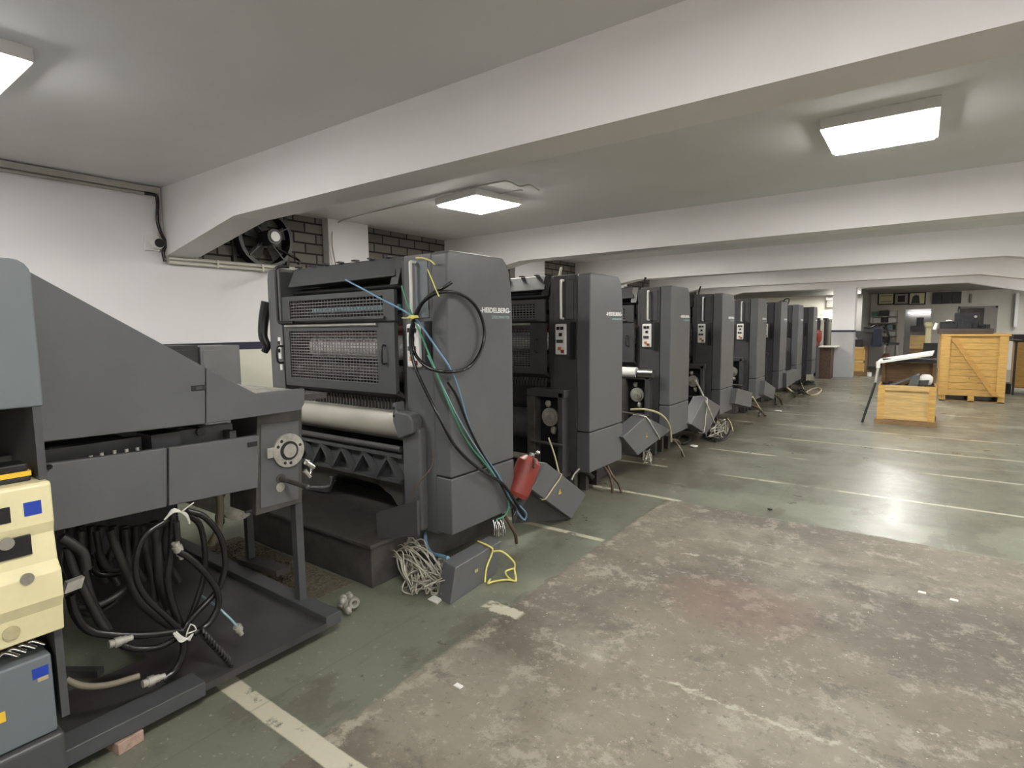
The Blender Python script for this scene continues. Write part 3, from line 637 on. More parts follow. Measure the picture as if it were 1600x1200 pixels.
# ------------------------------------------------------------------ grey boxes with straps
def poly_box(px4, plane, depth, dvec=(-1, 0, 0)):
    P = [U(px, py, **plane) for px, py in px4]; d = Vector(dvec)*depth
    return P, d
def strapbox(px4, plane, depth, label, m='grey', strap=None, warn=None, dvec=(-1, 0, 0)):
    P, d = poly_box(px4, plane, depth, dvec)
    lo = min(P, key=lambda v: v.z); t = thing('junction_box', (lo.x, lo.y, lo.z), label, 'box', 'grey junction boxes hanging by the presses')
    b = MB(); b.hexa([P[0], P[1], P[2], P[3], P[0]+d, P[1]+d, P[2]+d, P[3]+d]); b.build('box_body', m, t, .006)
    n = -d.normalized()
    if strap:
        (a, c, sm) = strap; A_ = P[0].lerp(P[1], a)+n*.004; B_ = P[3].lerp(P[2], c)+n*.004
        s = MB(); s.tube([A_+d*.9+Vector((0, 0, .01)), A_, A_.lerp(B_, .5)+n*.003, B_, B_+d*.5], .006, 6, 2); s.build('strap', sm, t)
    if warn:
        q = P[0].lerp(P[1], warn[0]); q2 = P[3].lerp(P[2], warn[0]); q = q.lerp(q2, warn[1])+n*.002
        e = .02; s = MB(); s.add([q+Vector((0, -e, -e)), q+Vector((0, e, -e)), q+Vector((0, 0, e)), q+Vector((0, -e, -e))+n*.002, q+Vector((0, e, -e))+n*.002, q+Vector((0, 0, e))+n*.002], [(0, 1, 2), (3, 4, 5), (0, 1, 4, 3), (1, 2, 5, 4), (2, 0, 3, 5)])
        s.build('warning_label', 'warn', t)
        s = MB(); s.box(q.x+.002, q.x+.0035, q.y-.003, q.y+.003, q.z-.012, q.z+.008); s.build('warning_mark', 'black', t)
    return t
# first box stands on the floor
P0 = U(703, 946, z=0); P1 = U(772, 899, z=0); P3 = U(684, 935, z=0)
up = U(714, 888, x=P0.x)-P0; up = Vector((-.01, up.y, up.z))
wd = (P3-P0); wd = Vector((-.125, .03, 0)); ln = P1-P0; ln = Vector((ln.x, ln.y+.03, 0))
t = thing('junction_box', P0, 'grey box standing on the floor by the nearest unit, tied with yellow strap', 'box', 'grey junction boxes hanging by the presses')
MB().obox(P0, ln, wd, up).build('box_body', 'grey', t, .006)
s = MB(); f = .72; n = Vector((.006, 0, 0)); tp = P0+ln*f+up
s.tube([tp+wd*.95+Vector((0, 0, .005)), tp+Vector((0, 0, .006)), tp+n+Vector((0, .02, -.03)), P0+ln*(f-.03)+up*.45+n, P0+ln*(f-.02)+up*.02+n], .006, 6, 3)
s.tube([tp+n+Vector((0, .02, -.03)), U(785, 862, x=-2.03), U(803, 878, x=-1.98), U(804, 890, x=-1.98), U(806, 908, z=.01), U(795, 903, z=.01), U(790, 893, z=.03), U(803, 888, z=.04)], .006, 6, 4)
s.tube([U(806, 908, z=.01), U(790, 906, z=.01), U(770, 909, z=.008), U(762, 912, z=.01), U(766, 905, z=.01)], .006, 6, 4)
s.build('strap', 'yellow', t)
s = MB(); q = P0+ln*.45+up*.55+Vector((.004, 0, 0)); s.box(q.x, q.x+.002, q.y-.012, q.y+.018, q.z-.01, q.z+.01); s.build('paper_tag', 'oldstrap', t)
tag(MB().hexa([U(668, 937, z=0), U(683, 945, z=0), U(690, 938, z=0), U(678, 932, z=0), U(668, 936, z=.01), U(683, 943, z=.012), U(689, 935, z=.014), U(678, 930, z=.01)]).build('paper_scrap', 'paper'), 'crumpled white scrap at the foot of the first grey box', 'paper')
strapbox([(854, 723), (916, 772), (893, 811), (831, 765)], dict(x=-2.21), .09, 'tilted grey metal box beside the red extinguisher, with warning triangle', strap=(.34, .30, 'oldstrap'), warn=(.48, .5))
strapbox([(973, 683), (1009.5, 651), (1048.5, 672), (997, 711.5)], dict(x=-2.27), .16, 'tilted grey box with white strap in front of the third printing unit', strap=(.99, .62, 'whitestrap'), warn=(.5, .55))
strapbox([(1102, 620), (1126.5, 635), (1104, 678.5), (1080, 663)], dict(x=-2.27), .16, 'grey box hanging at a steep tilt by the fourth unit, above a wire tangle', strap=(.1, .8, 'whitestrap'))
strapbox([(1153, 607), (1176, 613.5), (1173.5, 637), (1149, 630.5)], dict(x=-2.22), .16, 'small square grey box hanging beside the foot of the fifth unit')
strapbox([(1196, 595), (1212, 606.5), (1209, 624), (1193.5, 617)], dict(x=-2.2), .16, 'tilted grey box hanging by the foot of the sixth unit')
strapbox([(1229, 583), (1250, 577), (1250, 592), (1229, 606)], dict(x=-2.2), .16, 'scuffed grey box hanging between the seventh and eighth units')
P_ = [U(831, 766, x=-2.27), U(892, 811, x=-2.22), U(803, 818, x=-2.30), U(800, 785, x=-2.34)]  # black sheet stands in for the shade under the tilted box
w = MB(); n_ = Vector((-.012, 0, 0)); w.hexa([P_[0], P_[1], P_[2], P_[3], *[p+n_ for p in P_]]); tag(w.build('shade_sheet', 'rubber_d'), 'black sheet standing in for the shade under the tilted box beside the red extinguisher', 'sheet')
# strap above box 2
low('strap', 'oldstrap', [U(857, 684, x=-2.35), U(866, 710, x=-2.28), U(873, 738, x=-2.2)], .006, 'straw coloured strap holding the box beside the extinguisher', 'strap')
low('strap', 'oldstrap', [U(985, 640, x=-2.5), U(1010, 640, x=-2.35), U(1033, 648, x=-2.25), U(1046, 665, x=-2.22), U(1049, 690, x=-2.25)], .012, 'worn cream cable arching over the box at the third unit', 'cable')
low('strap', 'wire', [U(1087, 595, x=-2.5), U(1096, 612, x=-2.35), U(1108, 640, x=-2.22), U(1116, 660, x=-2.2)], .012, 'pale cable running down over the box at the fourth unit', 'cable')
# extinguisher
eb = U(806, 776, x=-2.30); et = U(829, 716, x=-2.26); ax = (et-eb).normalized()
t = thing('fire_extinguisher', eb, 'red fire extinguisher leaning between the first and second printing units', 'fire extinguisher')
b = MB(); b.cyl(eb, eb+ax*.03, .075, 28, .088); b.cyl(eb+ax*.03, et-ax*.03, .088, 28); b.cyl(et-ax*.03, et+ax*.01, .088, 28, .05); b.build('cylinder', 'red', t)
b = MB(); b.cyl(et+ax*.01, et+ax*.04, .022, 14); b.blob(et+ax*.045+Vector((.03, .02, 0)), .02, .02, .015, 6); b.build('valve', 'chrome', t)
b = MB(); b.tube([et+ax*.02, et+ax*.0+Vector((.07, -.05, 0)), et-ax*.05+Vector((.09, -.06, 0))], .01, 6, 3); b.build('handle', 'rustred', t)
# ------------------------------------------------------------------ hoses and wire heaps by the other units
low('hose', 'brown', [U(943, 728, x=-2.35), U(952, 742, x=-2.30), U(956, 757, x=-2.26), U(957, 770, z=.012)], .013, 'brown hose end standing on the floor at the second unit foot, left one')
low('hose', 'brown', [U(948, 727, x=-2.35), U(958, 745, x=-2.27), U(966, 755, x=-2.24), U(971, 769, z=.012)], .013, 'brown hose end standing on the floor at the second unit foot, right one')
low('hose', 'rubber', [U(893, 755, x=-2.6), U(900, 738, x=-2.55), U(912, 735, x=-2.5), U(925, 745, x=-2.5)], .03, 'thick black hose bend under the second printing unit')
low('cable', 'wire', [U(893, 750, x=-2.4), U(898, 740, x=-2.4), U(905, 733, x=-2.4)], .008, 'pale wire pair under the second printing unit', 'cable')
low('hose', 'brown', [U(1046, 672, x=-2.3), U(1049, 686, x=-2.25), U(1060, 690, x=-2.22), U(1067, 712, z=.012)], .014, 'brown hose end bending down to the floor at the third unit foot')
low('hose', 'wire', [U(1050, 686, x=-2.3), U(1058, 692, x=-2.24), U(1065, 704, x=-2.2), U(1069, 713, z=.012)], .008, 'pale hose beside the brown hose at the third unit foot')
low('hose_ring', 'rubber_d', [U(1057, 688, z=.02), U(1063, 681, z=.02), U(1075, 682, z=.02), U(1077, 688, z=.02), U(1068, 693, z=.02), U(1058, 690, z=.02)], .02, 'dark hose ring lying on the floor below the third side cover')
def heap(cx, cy, rx, ry, n, label, m='wire', zt=.12):
    w = MB()
    for i in range(n):
        pts = []
        for q in range(5): pts.append(U(cx+random.uniform(-rx, rx), cy+random.uniform(-ry, ry), z=random.uniform(.01, zt)))
        w.tube(pts, .007, 4, 3)
    return tag(w.build('wire_heap', m), label, 'wires', kind='stuff')
heap(1012, 714, 7, 12, 12, 'pale wires hanging in front of the third unit base')
heap(1120, 668, 17, 17, 16, 'heap of pale wires on the floor before the fourth unit')
heap(1118, 680, 16, 8, 10, 'loose dark wires spread before the fourth unit', 'rubber_d', .05)
low('cable', 'rubber_d', [U(1118, 690, z=.01), U(1135, 685, z=.01), U(1143, 665, z=.05), U(1137, 655, z=.12)], .012, 'dark cable looping on the floor before the fourth unit', 'cable')
low('cable', 'oldstrap', [U(1137, 654, z=.14), U(1142, 662, z=.1), U(1145, 674, z=.015)], .010, 'cream cable arch beside the wire heap at the fourth unit', 'cable')
low('hose', 'brown', [U(1174, 633, x=-2.3), U(1185, 638, x=-2.25), U(1196, 650, z=.012)], .018, 'long brown hose sticking out at the fifth unit foot')
low('hose', 'oldstrap', [U(1176, 620, x=-2.3), U(1183, 632, x=-2.28), U(1190, 643, z=.02)], .016, 'tan hose rising from the brown hose at the fifth unit foot')
low('hose', 'rubber_d', [U(1188, 642, z=.05), U(1186, 650, z=.015)], .018, 'short dark hose stub at the fifth unit foot')
low('hose', 'brown', [U(1210, 617, x=-2.2), U(1218, 622, x=-2.15), U(1222, 632, z=.012)], .02, 'brown hose end at the sixth unit foot')
low('hose', 'rubber_d', [U(1213, 622, z=.1), U(1212, 632, z=.015)], .02, 'dark hose stub at the sixth unit foot')
low('cable', 'oldstrap', [U(1228, 604, z=.15), U(1240, 614, z=.03), U(1244, 618, z=.015)], .018, 'pale cable leaning at the seventh unit foot', 'cable')
low('cable', 'oldstrap', [U(1252, 600, z=.1), U(1258, 612, z=.02), U(1265, 617, z=.015), U(1276, 616, z=.015), U(1283, 610, z=.015), U(1279, 606, z=.015), U(1268, 608, z=.015), U(1255, 615, z=.015), U(1244, 617, z=.015)], .018, 'tan cable laid in a long loop beyond the seventh unit', 'cable')
heap(1248, 612, 14, 5, 12, 'dark cable tangle on the floor at the seventh unit', 'rubber_d', .1)
heap(1262, 598, 12, 4, 10, 'dark cable tangle on the floor at the eighth unit', 'rubber_d', .15)
tag(MB().blob(U(1084, 697, z=.02), .05, .03, .02, 6, .2).build('paper_scrap', 'paper'), 'white crumpled scrap on the floor below the third side cover', 'paper')
tag(MB().blob(U(1216, 642, z=.02), .06, .02, .012, 6, .2).build('paper_scrap', 'paper'), 'small pale scrap on the floor below the sixth unit', 'paper')

# ------------------------------------------------------------------ delivery end of the press (left)
XD = -2.46
t = thing('press_delivery', (-3.3, 1.1, 0), 'grey delivery end of the press with slanted side cover, lower drawers and flywheel', 'printing press')
def D(px, py, x=XD): v = U(px, py, x=x); return (v.y, v.z)
pl = [D(40, 421), D(320, 573), D(400, 615), D(476, 607), D(476, 632), D(470, 641), D(322, 662), D(78, 691), D(40, 694)]
seamy = D(322, 600)[0]
c = MB(); pa = [D(40, 421), D(321, 574), D(321, 662), D(40, 694)]; c.prism(pa, 'x', XD-.03, XD); c.build('slanted_side_cover', 'grey', t, .004)
c = MB(); pb = [D(322.5, 574.5), D(400, 615), D(476, 607), D(476, 630), D(470, 641), D(322.5, 662)]; c.prism(pb, 'x', XD-.03, XD); c.build('end_side_cover', 'grey', t, .004)
yE = D(476, 607)[0]; zE = D(440, 611)[1]
# sloped deck and drive side cover
slope = [D(40, 421), D(321, 574), D(400, 615)]
c = MB(); c.hexa([(-4.2, slope[0][0], slope[0][1]-.06), (XD-.03, slope[0][0], slope[0][1]-.06), (XD-.03, slope[2][0], slope[2][1]-.06), (-4.2, slope[2][0], slope[2][1]-.06), (-4.2, slope[0][0], slope[0][1]-.04), (XD-.03, slope[0][0], slope[0][1]-.04), (XD-.03, slope[2][0], slope[2][1]-.04), (-4.2, slope[2][0], slope[2][1]-.04)]); c.build('sloped_deck', 'dgrey', t)
c = MB(); c.box(-4.2, XD-.03, slope[2][0], yE, zE-.035, zE-.02)
for i in range(9):
    yy = slope[2][0]+.01+i*(yE-slope[2][0]-.02)/9; c.box(-4.15, XD-.05, yy, yy+.014, zE-.02, zE-.005)
c.build('slatted_step', 'castcream', t)
c = MB(); c.prism([(slope[0][0], slope[0][1]-.05), (slope[2][0], slope[2][1]-.05), (yE, zE-.0), (yE, zE-.15), (slope[0][0], zE-.12)], 'x', -4.24, -4.2); c.build('drive_side_cover', 'grey', t)
c = MB(); c.bar((-4.2, 1.22, zE+.05), (-4.2, yE+.12, zE+.03), .05, .03); c.build('edge_rail', 'castcream', t)
# chequered walkway towards the first unit
c = MB(); c.box(-4.2, -2.75, yE+.02, 1.95, zE-.10, zE-.07)
for i in range(16):
    for j in range(4): c.box(-4.12+i*.085, -4.07+i*.085, yE+.06+j*.07, yE+.075+j*.07, zE-.07, zE-.066)
c.build('walkway_plate', 'grime', t)
# latch plates
for (px, py) in ((310, 606),):
    v = U(px, py, x=XD); c = MB(); c.box(XD, XD+.004, v.y-.03, v.y+.03, v.z-.011, v.z+.011); l = c.build('latch', 'black', t); MB().box(XD+.004, XD+.006, v.y-.012, v.y+.012, v.z-.006, v.z+.006).build('latch_button', 'dgrey', l)
# lower covers
XC = -2.45
a0, a1, a2, a3 = [U(*q, x=XC) for q in ((60, 727), (261, 700), (263, 700), (405, 680))]
b0, b1, b2, b3 = [U(*q, x=XC) for q in ((60, 836), (261, 792), (263, 791), (403, 762))]
c = MB(); c.prism([(b0.y, b0.z), (b1.y, b1.z), (a1.y, a1.z), (a0.y, a0.z)], 'x', XC-.03, XC); c.build('lower_cover', 'grey', t, .004)
c = MB(); c.prism([(b2.y+.003, b2.z), (b3.y, b3.z), (a3.y, a3.z), (a2.y+.003, a2.z)], 'x', XC-.03, XC); o = c.build('lower_cover', 'grey', t, .004)
v = U(394, 694, x=XC); c = MB(); c.box(XC, XC+.004, v.y-.022, v.y+.022, v.z-.011, v.z+.011); c.build('latch', 'black', t)
# interior tray with bolts, cross tube, crossbar
c = MB(); c.box(-2.62, XC-.03, .30, 1.0, .98, 1.0); c.box(-2.75, -2.62, .30, 1.33, .9, 1.10); c.box(-2.68, -2.62, .3, 1.33, 1.10, 1.115); c.build('inner_tray', 'grey', t)
for q in ((143, 712), (160, 708), (180, 704), (199, 702), (216, 700)):
    v = U(q[0], q[1], x=-2.52); MB().cyl((v.x, v.y, 1.0), (v.x-.01, v.y, v.z), .007, 8).build('bolt', 'castcream', t)
c = MB(); v = U(245, 692, x=-2.6); c.box(-2.66, -2.52, v.y-.05, v.y+.06, 1.0, 1.13); c.build('sensor_block', 'junk', t)
c = MB(); c.cyl((-4.1, 1.18, 1.10), (-2.6, 1.18, 1.10), .02, 14); c.bar((-4.1, 1.26, 1.06), (-2.56, 1.30, 1.06), .03, .06); c.build('cross_bar', 'grime', t)
# dark underside and far inner wall
c = MB(); c.box(-4.2, -2.9, .35, 1.35, .86, .90); c.build('under_tray', 'black', t)
c = MB(); c.box(-4.24, -4.18, .2, 1.7, .1, 1.2); c.build('drive_side_wall', 'dgrey', t)
c = MB(); c.cyl((-4.1, 1.55, .60), (-3.02, 1.55, .60), .10, 28); c.build('pale_drum', 'castcream', t)
for q in ((348, 816), (372, 822)):
    v = U(q[0], q[1], y=1.45); c = MB(); c.cyl((min(v.x, -3.07), 1.47, v.z), (min(v.x, -3.07), 1.445, v.z), .028, 16); c.build('drum_hole', 'black', t)
c = MB(); p = [U(343, 770, x=-2.72), U(344, 800, x=-2.72), U(340, 830, x=-2.75), U(330, 850, x=-2.8)]
c.tube(p, lambda u: .018+.003*math.sin(u*150), 10, 16); c.build('corrugated_duct', 'dulltan', t)
# gear side plate with flywheel
XG = -2.57
g0 = U(402, 655, x=XG); g1 = U(472, 640, x=XG); g2 = U(472, 785, x=XG); g3 = U(400, 806, x=XG)
c = MB(); c.prism([(g3.y, g3.z), (g2.y, g2.z), (g1.y, g1.z+.02), (g0.y, g0.z+.02)], 'x', XG-.25, XG); c.build('gear_side_plate', 'grime', t, .004)
q0 = U(407, 664, x=XG); q1 = U(466, 657, x=XG); q2 = U(466, 782, x=XG); q3 = U(407, 797, x=XG)
c = MB(); c.prism([(q3.y, q3.z+.01), (q2.y, q2.z+.01), (q1.y, q1.z), (q0.y, q0.z)], 'x', XG, XG+.004); c.build('painted_face', 'grey', t)
v = U(448, 703, x=XG)
c = MB(); c.ring((XG, v.y, v.z), (1, 0, 0), .045, .085, .022, 36); fl = c.build('flywheel_ring', 'castcream', t)
c = MB(); c.box(XG, XG+.02, v.y-.115, v.y-.07, v.z-.02, v.z+.03); c.build('ring_lug', 'castcream', fl)
MB().ring((XG+.0, v.y, v.z), (1, 0, 0), .036, .048, .028, 32).build('hub_seal', 'black', fl)
MB().cyl((XG, v.y, v.z), (XG+.032, v.y, v.z), .035, 28).build('hub', 'castcream', fl)
for a in (.3, 2.2, 2.7, 4.3, 4.8): MB().cyl((XG+.02, v.y+.065*math.cos(a), v.z+.065*math.sin(a)), (XG+.0235, v.y+.065*math.cos(a), v.z+.065*math.sin(a)), .008, 10).build('bolt_hole', 'black', fl)
v = U(438, 748, x=XG); v2 = U(437, 764, x=XG)
MB().cyl((XG, v2.y, v2.z+.01), (XG+.008, v2.y, v2.z+.01), .024, 18).build('shaft_pad', 'castcream', t)
c = MB(); c.cyl((XG, v.y, v.z), (XG+.006, v.y, v.z), .026, 18); c.cyl((XG, v.y, v.z), (XG+.23, v.y, v.z-.005), .012, 14); e = Vector((XG+.23, v.y, v.z-.005)); c.build('crank_shaft', 'grime', t)
c = MB(); c.blob(e, .014, .014, .014, 6); c.tube([e, U(512, 760, x=e.x), U(517, 745, x=e.x+.02)], .007, 8, 3); c.build('crank_handle', 'dgrey', t)
c = MB(); c.cyl(U(478, 722, x=-2.5), U(490, 730, x=-2.5), .014, 10); c.cyl(U(476, 735, x=-2.5), U(484, 745, x=-2.5), .013, 10); c.tube([U(476, 718, x=-2.5), U(484, 722, x=-2.5), U(486, 735, x=-2.5), U(483, 746, x=-2.5)], .006, 6, 4); c.build('hose_fitting', 'chrome', t)
c = MB(); c.bar(U(383, 800, x=-2.62), U(428, 786, x=-2.60), .02, .012); c.build('bracket_arm', 'dgrey', t)
# posts, foot, rail and base plate
ZP = .09
c = MB(); v = U(482, 950, z=.07); c.box(-2.64, -2.595, 1.62, 1.66, .10, .98); c.build('post', 'guard', t)
c = MB(); v = U(391, 860, z=ZP+.1); c.box(v.x-.02, v.x+.02, v.y-.02, v.y+.02, ZP, .70); c.build('post', 'guard', t)
c = MB(); c.obox((v.x-.04, v.y-.06, ZP+.02), (.36, .04, 0), (0, .09, 0), (0, 0, .035)); c.build('foot_bar', 'grime', t)
E0 = U(116, 1182, z=ZP-.03); E1 = U(536, 972, z=ZP-.03)
xe = (E0.x+E1.x)/2
c = MB(); c.box(-4.2, xe, .95, E1.y-.09, ZP-.03, ZP); c.box(-2.75, xe, .2, .95, ZP-.03, ZP); c.build('base_plate', 'plate', t)
c = MB(); c.box(-4.2, xe, E1.y-.09, E1.y, ZP-.03, ZP+.03); c.build('base_rail', 'guard', t, .004)
c = MB(); c.box(xe-.1, xe+.015, .45, 1.0, ZP-.04, ZP+.02); c.build('edge_beam', 'guard', t, .004)
c = MB(); c.bar((-3.2, .55, .06), (-2.85, .8, .06), .04, .03); c.build('loose_strut', 'dgrey', t)
# tower hood with rounded corner
XT = -2.31
v1 = U(69, 640, x=XT).y; zt = U(20, 403, x=XT).z; zb = U(40, 637, x=XT).z
r = .05
prof = [(-1.0, zb), (v1, zb), (v1, zt-r)]+[(v1-r+r*math.cos(a), zt-r+r*math.sin(a)) for a in (PI/8, PI/4, 3*PI/8, PI/2)]+[(-1.0, zt)]
c = MB(); c.prism(prof, 'x', -4.2, XT); c.build('tower_hood', 'grey2', t, .006)
c = MB(); c.box(-2.9, XT+.0, v1-.03, v1-.008, .24, zb); c.build('tower_end_plate', 'guard', t)
c = MB(); c.box(-2.95, -2.9, -1.0, v1-.03, .1, zb); c.build('tower_back_panel', 'dgrey', t)
c = MB(); c.box(-2.9, XT+.02, -1.0, v1-.03, .0, .20); c.build('tower_plinth', 'guard', t, .012)
c = MB(); c.box(-2.9, -2.75, -1., v1-.04, 1.05, 1.07); c.build('tower_shelf', 'dgrey', t)

# cream cabinet with stepped face
XB = -2.27
def z_(py): return U(85, py, x=XB).z
ye = U(84, 800, x=XB).y
zs = [z_(754), z_(813), z_(830), z_(873), z_(887), z_(928), z_(946), z_(987)]
pr = [(-2.62, zs[7]), (XB+.0, zs[7]), (XB+.012, zs[6]), (XB+.03, zs[5]), (XB+.03, zs[4]), (XB+.0, zs[3]), (XB-.012, zs[2]), (XB+.0, zs[1]), (XB+.0, zs[0]), (XB-.012, zs[0]+.008), (-2.62, zs[0]+.008)]
t = thing('control_cabinet', (-2.45, .1, zs[7]), 'cream metal cabinet with stepped face and blue sticker at the left edge', 'cabinet')
MB().prism(pr, 'y', -.7, ye).build('cabinet_body', 'cream', t, .006)
v = U(51, 794, x=XB); MB().box(XB, XB+.002, v.y-.022, v.y+.022, v.z-.022, v.z+.022).build('blue_sticker', 'blue', t)
v = U(42, 904, x=XB+.03); MB().cyl((XB+.03, v.y, v.z), (XB+.036, v.y, v.z), .018, 20).build('round_lock', 'steel', t)
v = U(18, 991, x=XB+.008); MB().cyl((XB+.0, v.y, v.z+.005), (XB+.012, v.y, v.z+.005), .022, 20).build('brown_cap', 'oldstrap', t)
v = U(16, 804, x=XB); MB().box(XB-.001, XB+.003, v.y-.1, v.y, v.z-.025, v.z+.025).build('gauge_window', 'black', t)
v = U(49, 850, x=XB); MB().box(XB-.01, XB+.003, v.y-.3, v.y, v.z-.032, v.z+.032).build('slot_opening', 'black', t)
v = U(10, 850, x=XB+.01); c = MB(); c.cyl((XB+.0, v.y, v.z), (XB+.012, v.y, v.z), .02, 14); c.build('regulator_knob', 'chrome', t)
zc = zs[0]+.008
t = thing('tape_tool', (-2.4, .42, zc), 'black and yellow tool lying on top of the cream cabinet', 'tool')
v = U(12, 742, x=-2.34); c = MB(); c.box(-2.42, -2.33, v.y-.12, v.y+.055, zc, zc+.018); c.box(-2.42, -2.33, v.y-.12, v.y+.05, zc+.034, zc+.06); c.build('tool_body', 'black', t, .006)
MB().box(-2.421, -2.327, v.y-.12, v.y+.056, zc+.018, zc+.034).build('yellow_band', 'warn', t)
low('cable', 'rubber', [(-2.38, v.y+.06, zc+.01), (-2.42, v.y+.1, zc+.012), (-2.46, v.y+.14, zc+.012)], .01, 'short black cable beside the yellow-banded tool', 'cable')
# dark blue grey box under it
XE = -2.31
v0 = U(80, 1020, x=XE); v3 = U(84, 1128, x=XE)
t = thing('electrical_box', (-2.5, .1, .205), 'blue-grey electrical box with blue sticker below the cream cabinet', 'box')
MB().box(-2.7, XE, -.7, v0.y, .205, v0.z).build('box_body', 'grey2', t, .008)
v = U(64, 1053, x=XE); MB().box(XE, XE+.002, v.y-.022, v.y+.02, v.z-.01, v.z+.025).build('blue_sticker', 'blue', t); MB().box(XE, XE+.0022, v.y-.01, v.y+.018, v.z-.024, v.z-.010).build('torn_label', 'oldstrap', t)
v = U(2, 1120, x=XE); MB().box(XE, XE+.002, v.y-.03, v.y+.01, v.z-.02, v.z+.014).build('warning_label', 'warn', t)
for i, q in enumerate(((8, 1025), (20, 1018), (35, 1012), (50, 1006))):
    v = U(q[0], q[1], x=-2.40); low('pipe_fitting', 'chrome', [(v.x, v.y-.02, v.z), (v.x, v.y, v.z+.01), (v.x+.02, v.y+.03, v.z-.01)], .008, 'small shiny pipe fitting between the cream cabinet and the grey box', 'fitting').__setitem__('group', 'shiny fittings under the cream cabinet')
t = thing('brick', U(200, 1178, z=0), 'reddish brick propping up the edge of the base plate', 'brick')
b0_ = U(205, 1195, z=0); MB().obox((xe-.09, b0_.y-.03, 0), (.12, .02, 0), (-.015, .09, 0), (0, 0, ZP-.045)).build('brick_block', 'brick', t, .004)

# hoses under the delivery; every one its own thing
def HP(lst, x): return [U(a, b, x=x+(c[0] if c else 0)) for (a, b, *c) in lst]
hs = [
 (HP([(270, 800), (268, 860), (262, 900), (268, 940), (285, 985)], -2.50), .013, 'rubber', 'glossy black hose going straight down the middle of the hose bundle'),
 (HP([(292, 798), (320, 808), (345, 840), (352, 880), (347, 905), (338, 925), (300, 965), (288, 985)], -2.47), .010, 'rubber', 'black hose arching widest on the right of the tied bundle'),
 (HP([(290, 802), (312, 820), (320, 860), (318, 900), (305, 945), (290, 980)], -2.52), .010, 'rubber', 'black hose inside the widest arch of the tied bundle'),
 (HP([(262, 812), (228, 835), (213, 870), (214, 905), (230, 935), (262, 965), (282, 985)], -2.47), .010, 'rubber', 'black hose bowing out to the left of the tied bundle'),
 (HP([(280, 862), (300, 875), (325, 900), (340, 925), (340, 950), (325, 975), (303, 990)], -2.44), .011, 'rubber', 'black hose running from the brass joint to the lower tie'),
 (HP([(275, 815), (277, 840), (278, 858)], -2.46), .011, 'rubber', 'short black hose above the brass joint'),
 (HP([(110, 930), (118, 960), (140, 985), (180, 992), (230, 992), (285, 985)], -2.47), .012, 'rubber', 'black hose sweeping low from the tower post to the lower tie'),
 (HP([(105, 855), (115, 890), (135, 930), (150, 960), (165, 985)], -2.52), .012, 'rubber_d', 'dusty black hose hanging diagonally near the tower post'),
 (HP([(190, 1008), (215, 1014), (250, 1010), (285, 992)], -2.46), .010, 'rubber', 'short black hose lying below the long sweep'),
 (HP([(285, 990), (287, 1015), (275, 1045), (255, 1062)], -2.42), .012, 'rubber', 'black hose running down from the lower tie to the steel coupling'),
 (HP([(125, 830), (128, 880), (145, 940), (170, 985)], -2.60), .012, 'rubber_d', 'dark hose hanging behind the diagonal hose'),
 (HP([(172, 828), (185, 865), (200, 900), (212, 930), (240, 960), (275, 985)], -2.60), .013, 'rubber_d', 'dark hose falling right under the lower drawers'),
 (HP([(196, 826), (200, 870), (205, 900), (190, 925), (155, 945), (120, 950)], -2.66), .011, 'rubber_d', 'dark hose curling back left under the drawers'),
 (HP([(150, 830), (158, 870), (175, 890), (195, 885), (210, 870)], -2.70), .011, 'rubber_d', 'dark hose sagging between two others under the drawers'),
 (HP([(225, 820), (230, 860), (240, 905), (243, 940)], -2.64), .013, 'rubber_d', 'dark vertical hose left of the bundle'),
 (HP([(240, 815), (246, 860), (250, 910), (262, 950)], -2.60), .014, 'rubber_d', 'thick dark vertical hose just behind the bundle'),
 (HP([(95, 840), (112, 850), (130, 865), (135, 890)], -2.50), .014, 'rubber_d', 'thick dark hose entering beside the tower post'),
 (HP([(140, 870), (150, 895), (175, 898), (200, 890), (215, 880)], -2.80), .010, 'rubber', 'thin black hose looping behind the others'),
 (HP([(115, 945), (140, 960), (175, 945), (200, 915)], -2.72), .010, 'rubber_d', 'lower dark hose rising to the right behind the sweep'),
]
for pts, r, m, lb in hs: low('air_hose', m, pts, r*1.3, lb)
# more dark hoses at the back under the tray
for i in range(10):
    x0 = 108+i*17
    low('air_hose', 'rubber_d', [U(x0, 822, x=-2.95), U(x0+random.uniform(-6, 6), 850, x=-2.95), U(x0+random.uniform(-8, 12), 880, x=-2.95), U(x0+random.uniform(0, 22), 905+random.uniform(-8, 12), x=-2.95)], .018, 'dark hose hanging deep under the delivery behind the tied bundle')['group'] = 'dark hoses deep under the delivery'
def couple(px, py, x, label, d=(0, 1, -.1), m='castcream', L=.06):
    c = U(px, py, x=x); d = Vector(d).normalized(); w = MB(); w.cyl(c-d*L/2, c+d*L/2, .015, 12); w.cyl(c-d*.012, c+d*.012, .02, 6); w.cyl(c+d*L/2, c+d*(L/2+.02), .011, 10)
    return tag(w.build('hose_coupling', m), label, 'coupling')
couple(278, 857, -2.45, 'brass coloured joint in the middle of the hose bundle', (0, .3, -1))
couple(184, 1003, -2.45, 'steel coupling at the end of the low black hose')
couple(236, 1064, -2.38, 'steel coupling on the base plate below the bundle')
couple(372, 982, -2.42, 'small brass tee at the end of the pale blue tube', (0, .4, -1), L=.035)
low('air_tube', 'lightblue', [U(313, 930, x=-2.6), U(335, 945, x=-2.5), U(355, 962, x=-2.44), U(370, 978, x=-2.42)], .005, 'pale blue air tube ending in a small brass tee', 'tube')
w = MB()
for i in range(5): w.tube([U(257+i, 812-i, x=-2.44), U(272, 800-i*1.2, x=-2.42), U(290, 802+i, x=-2.43), U(296, 814+i, x=-2.45)], .004, 5, 4)
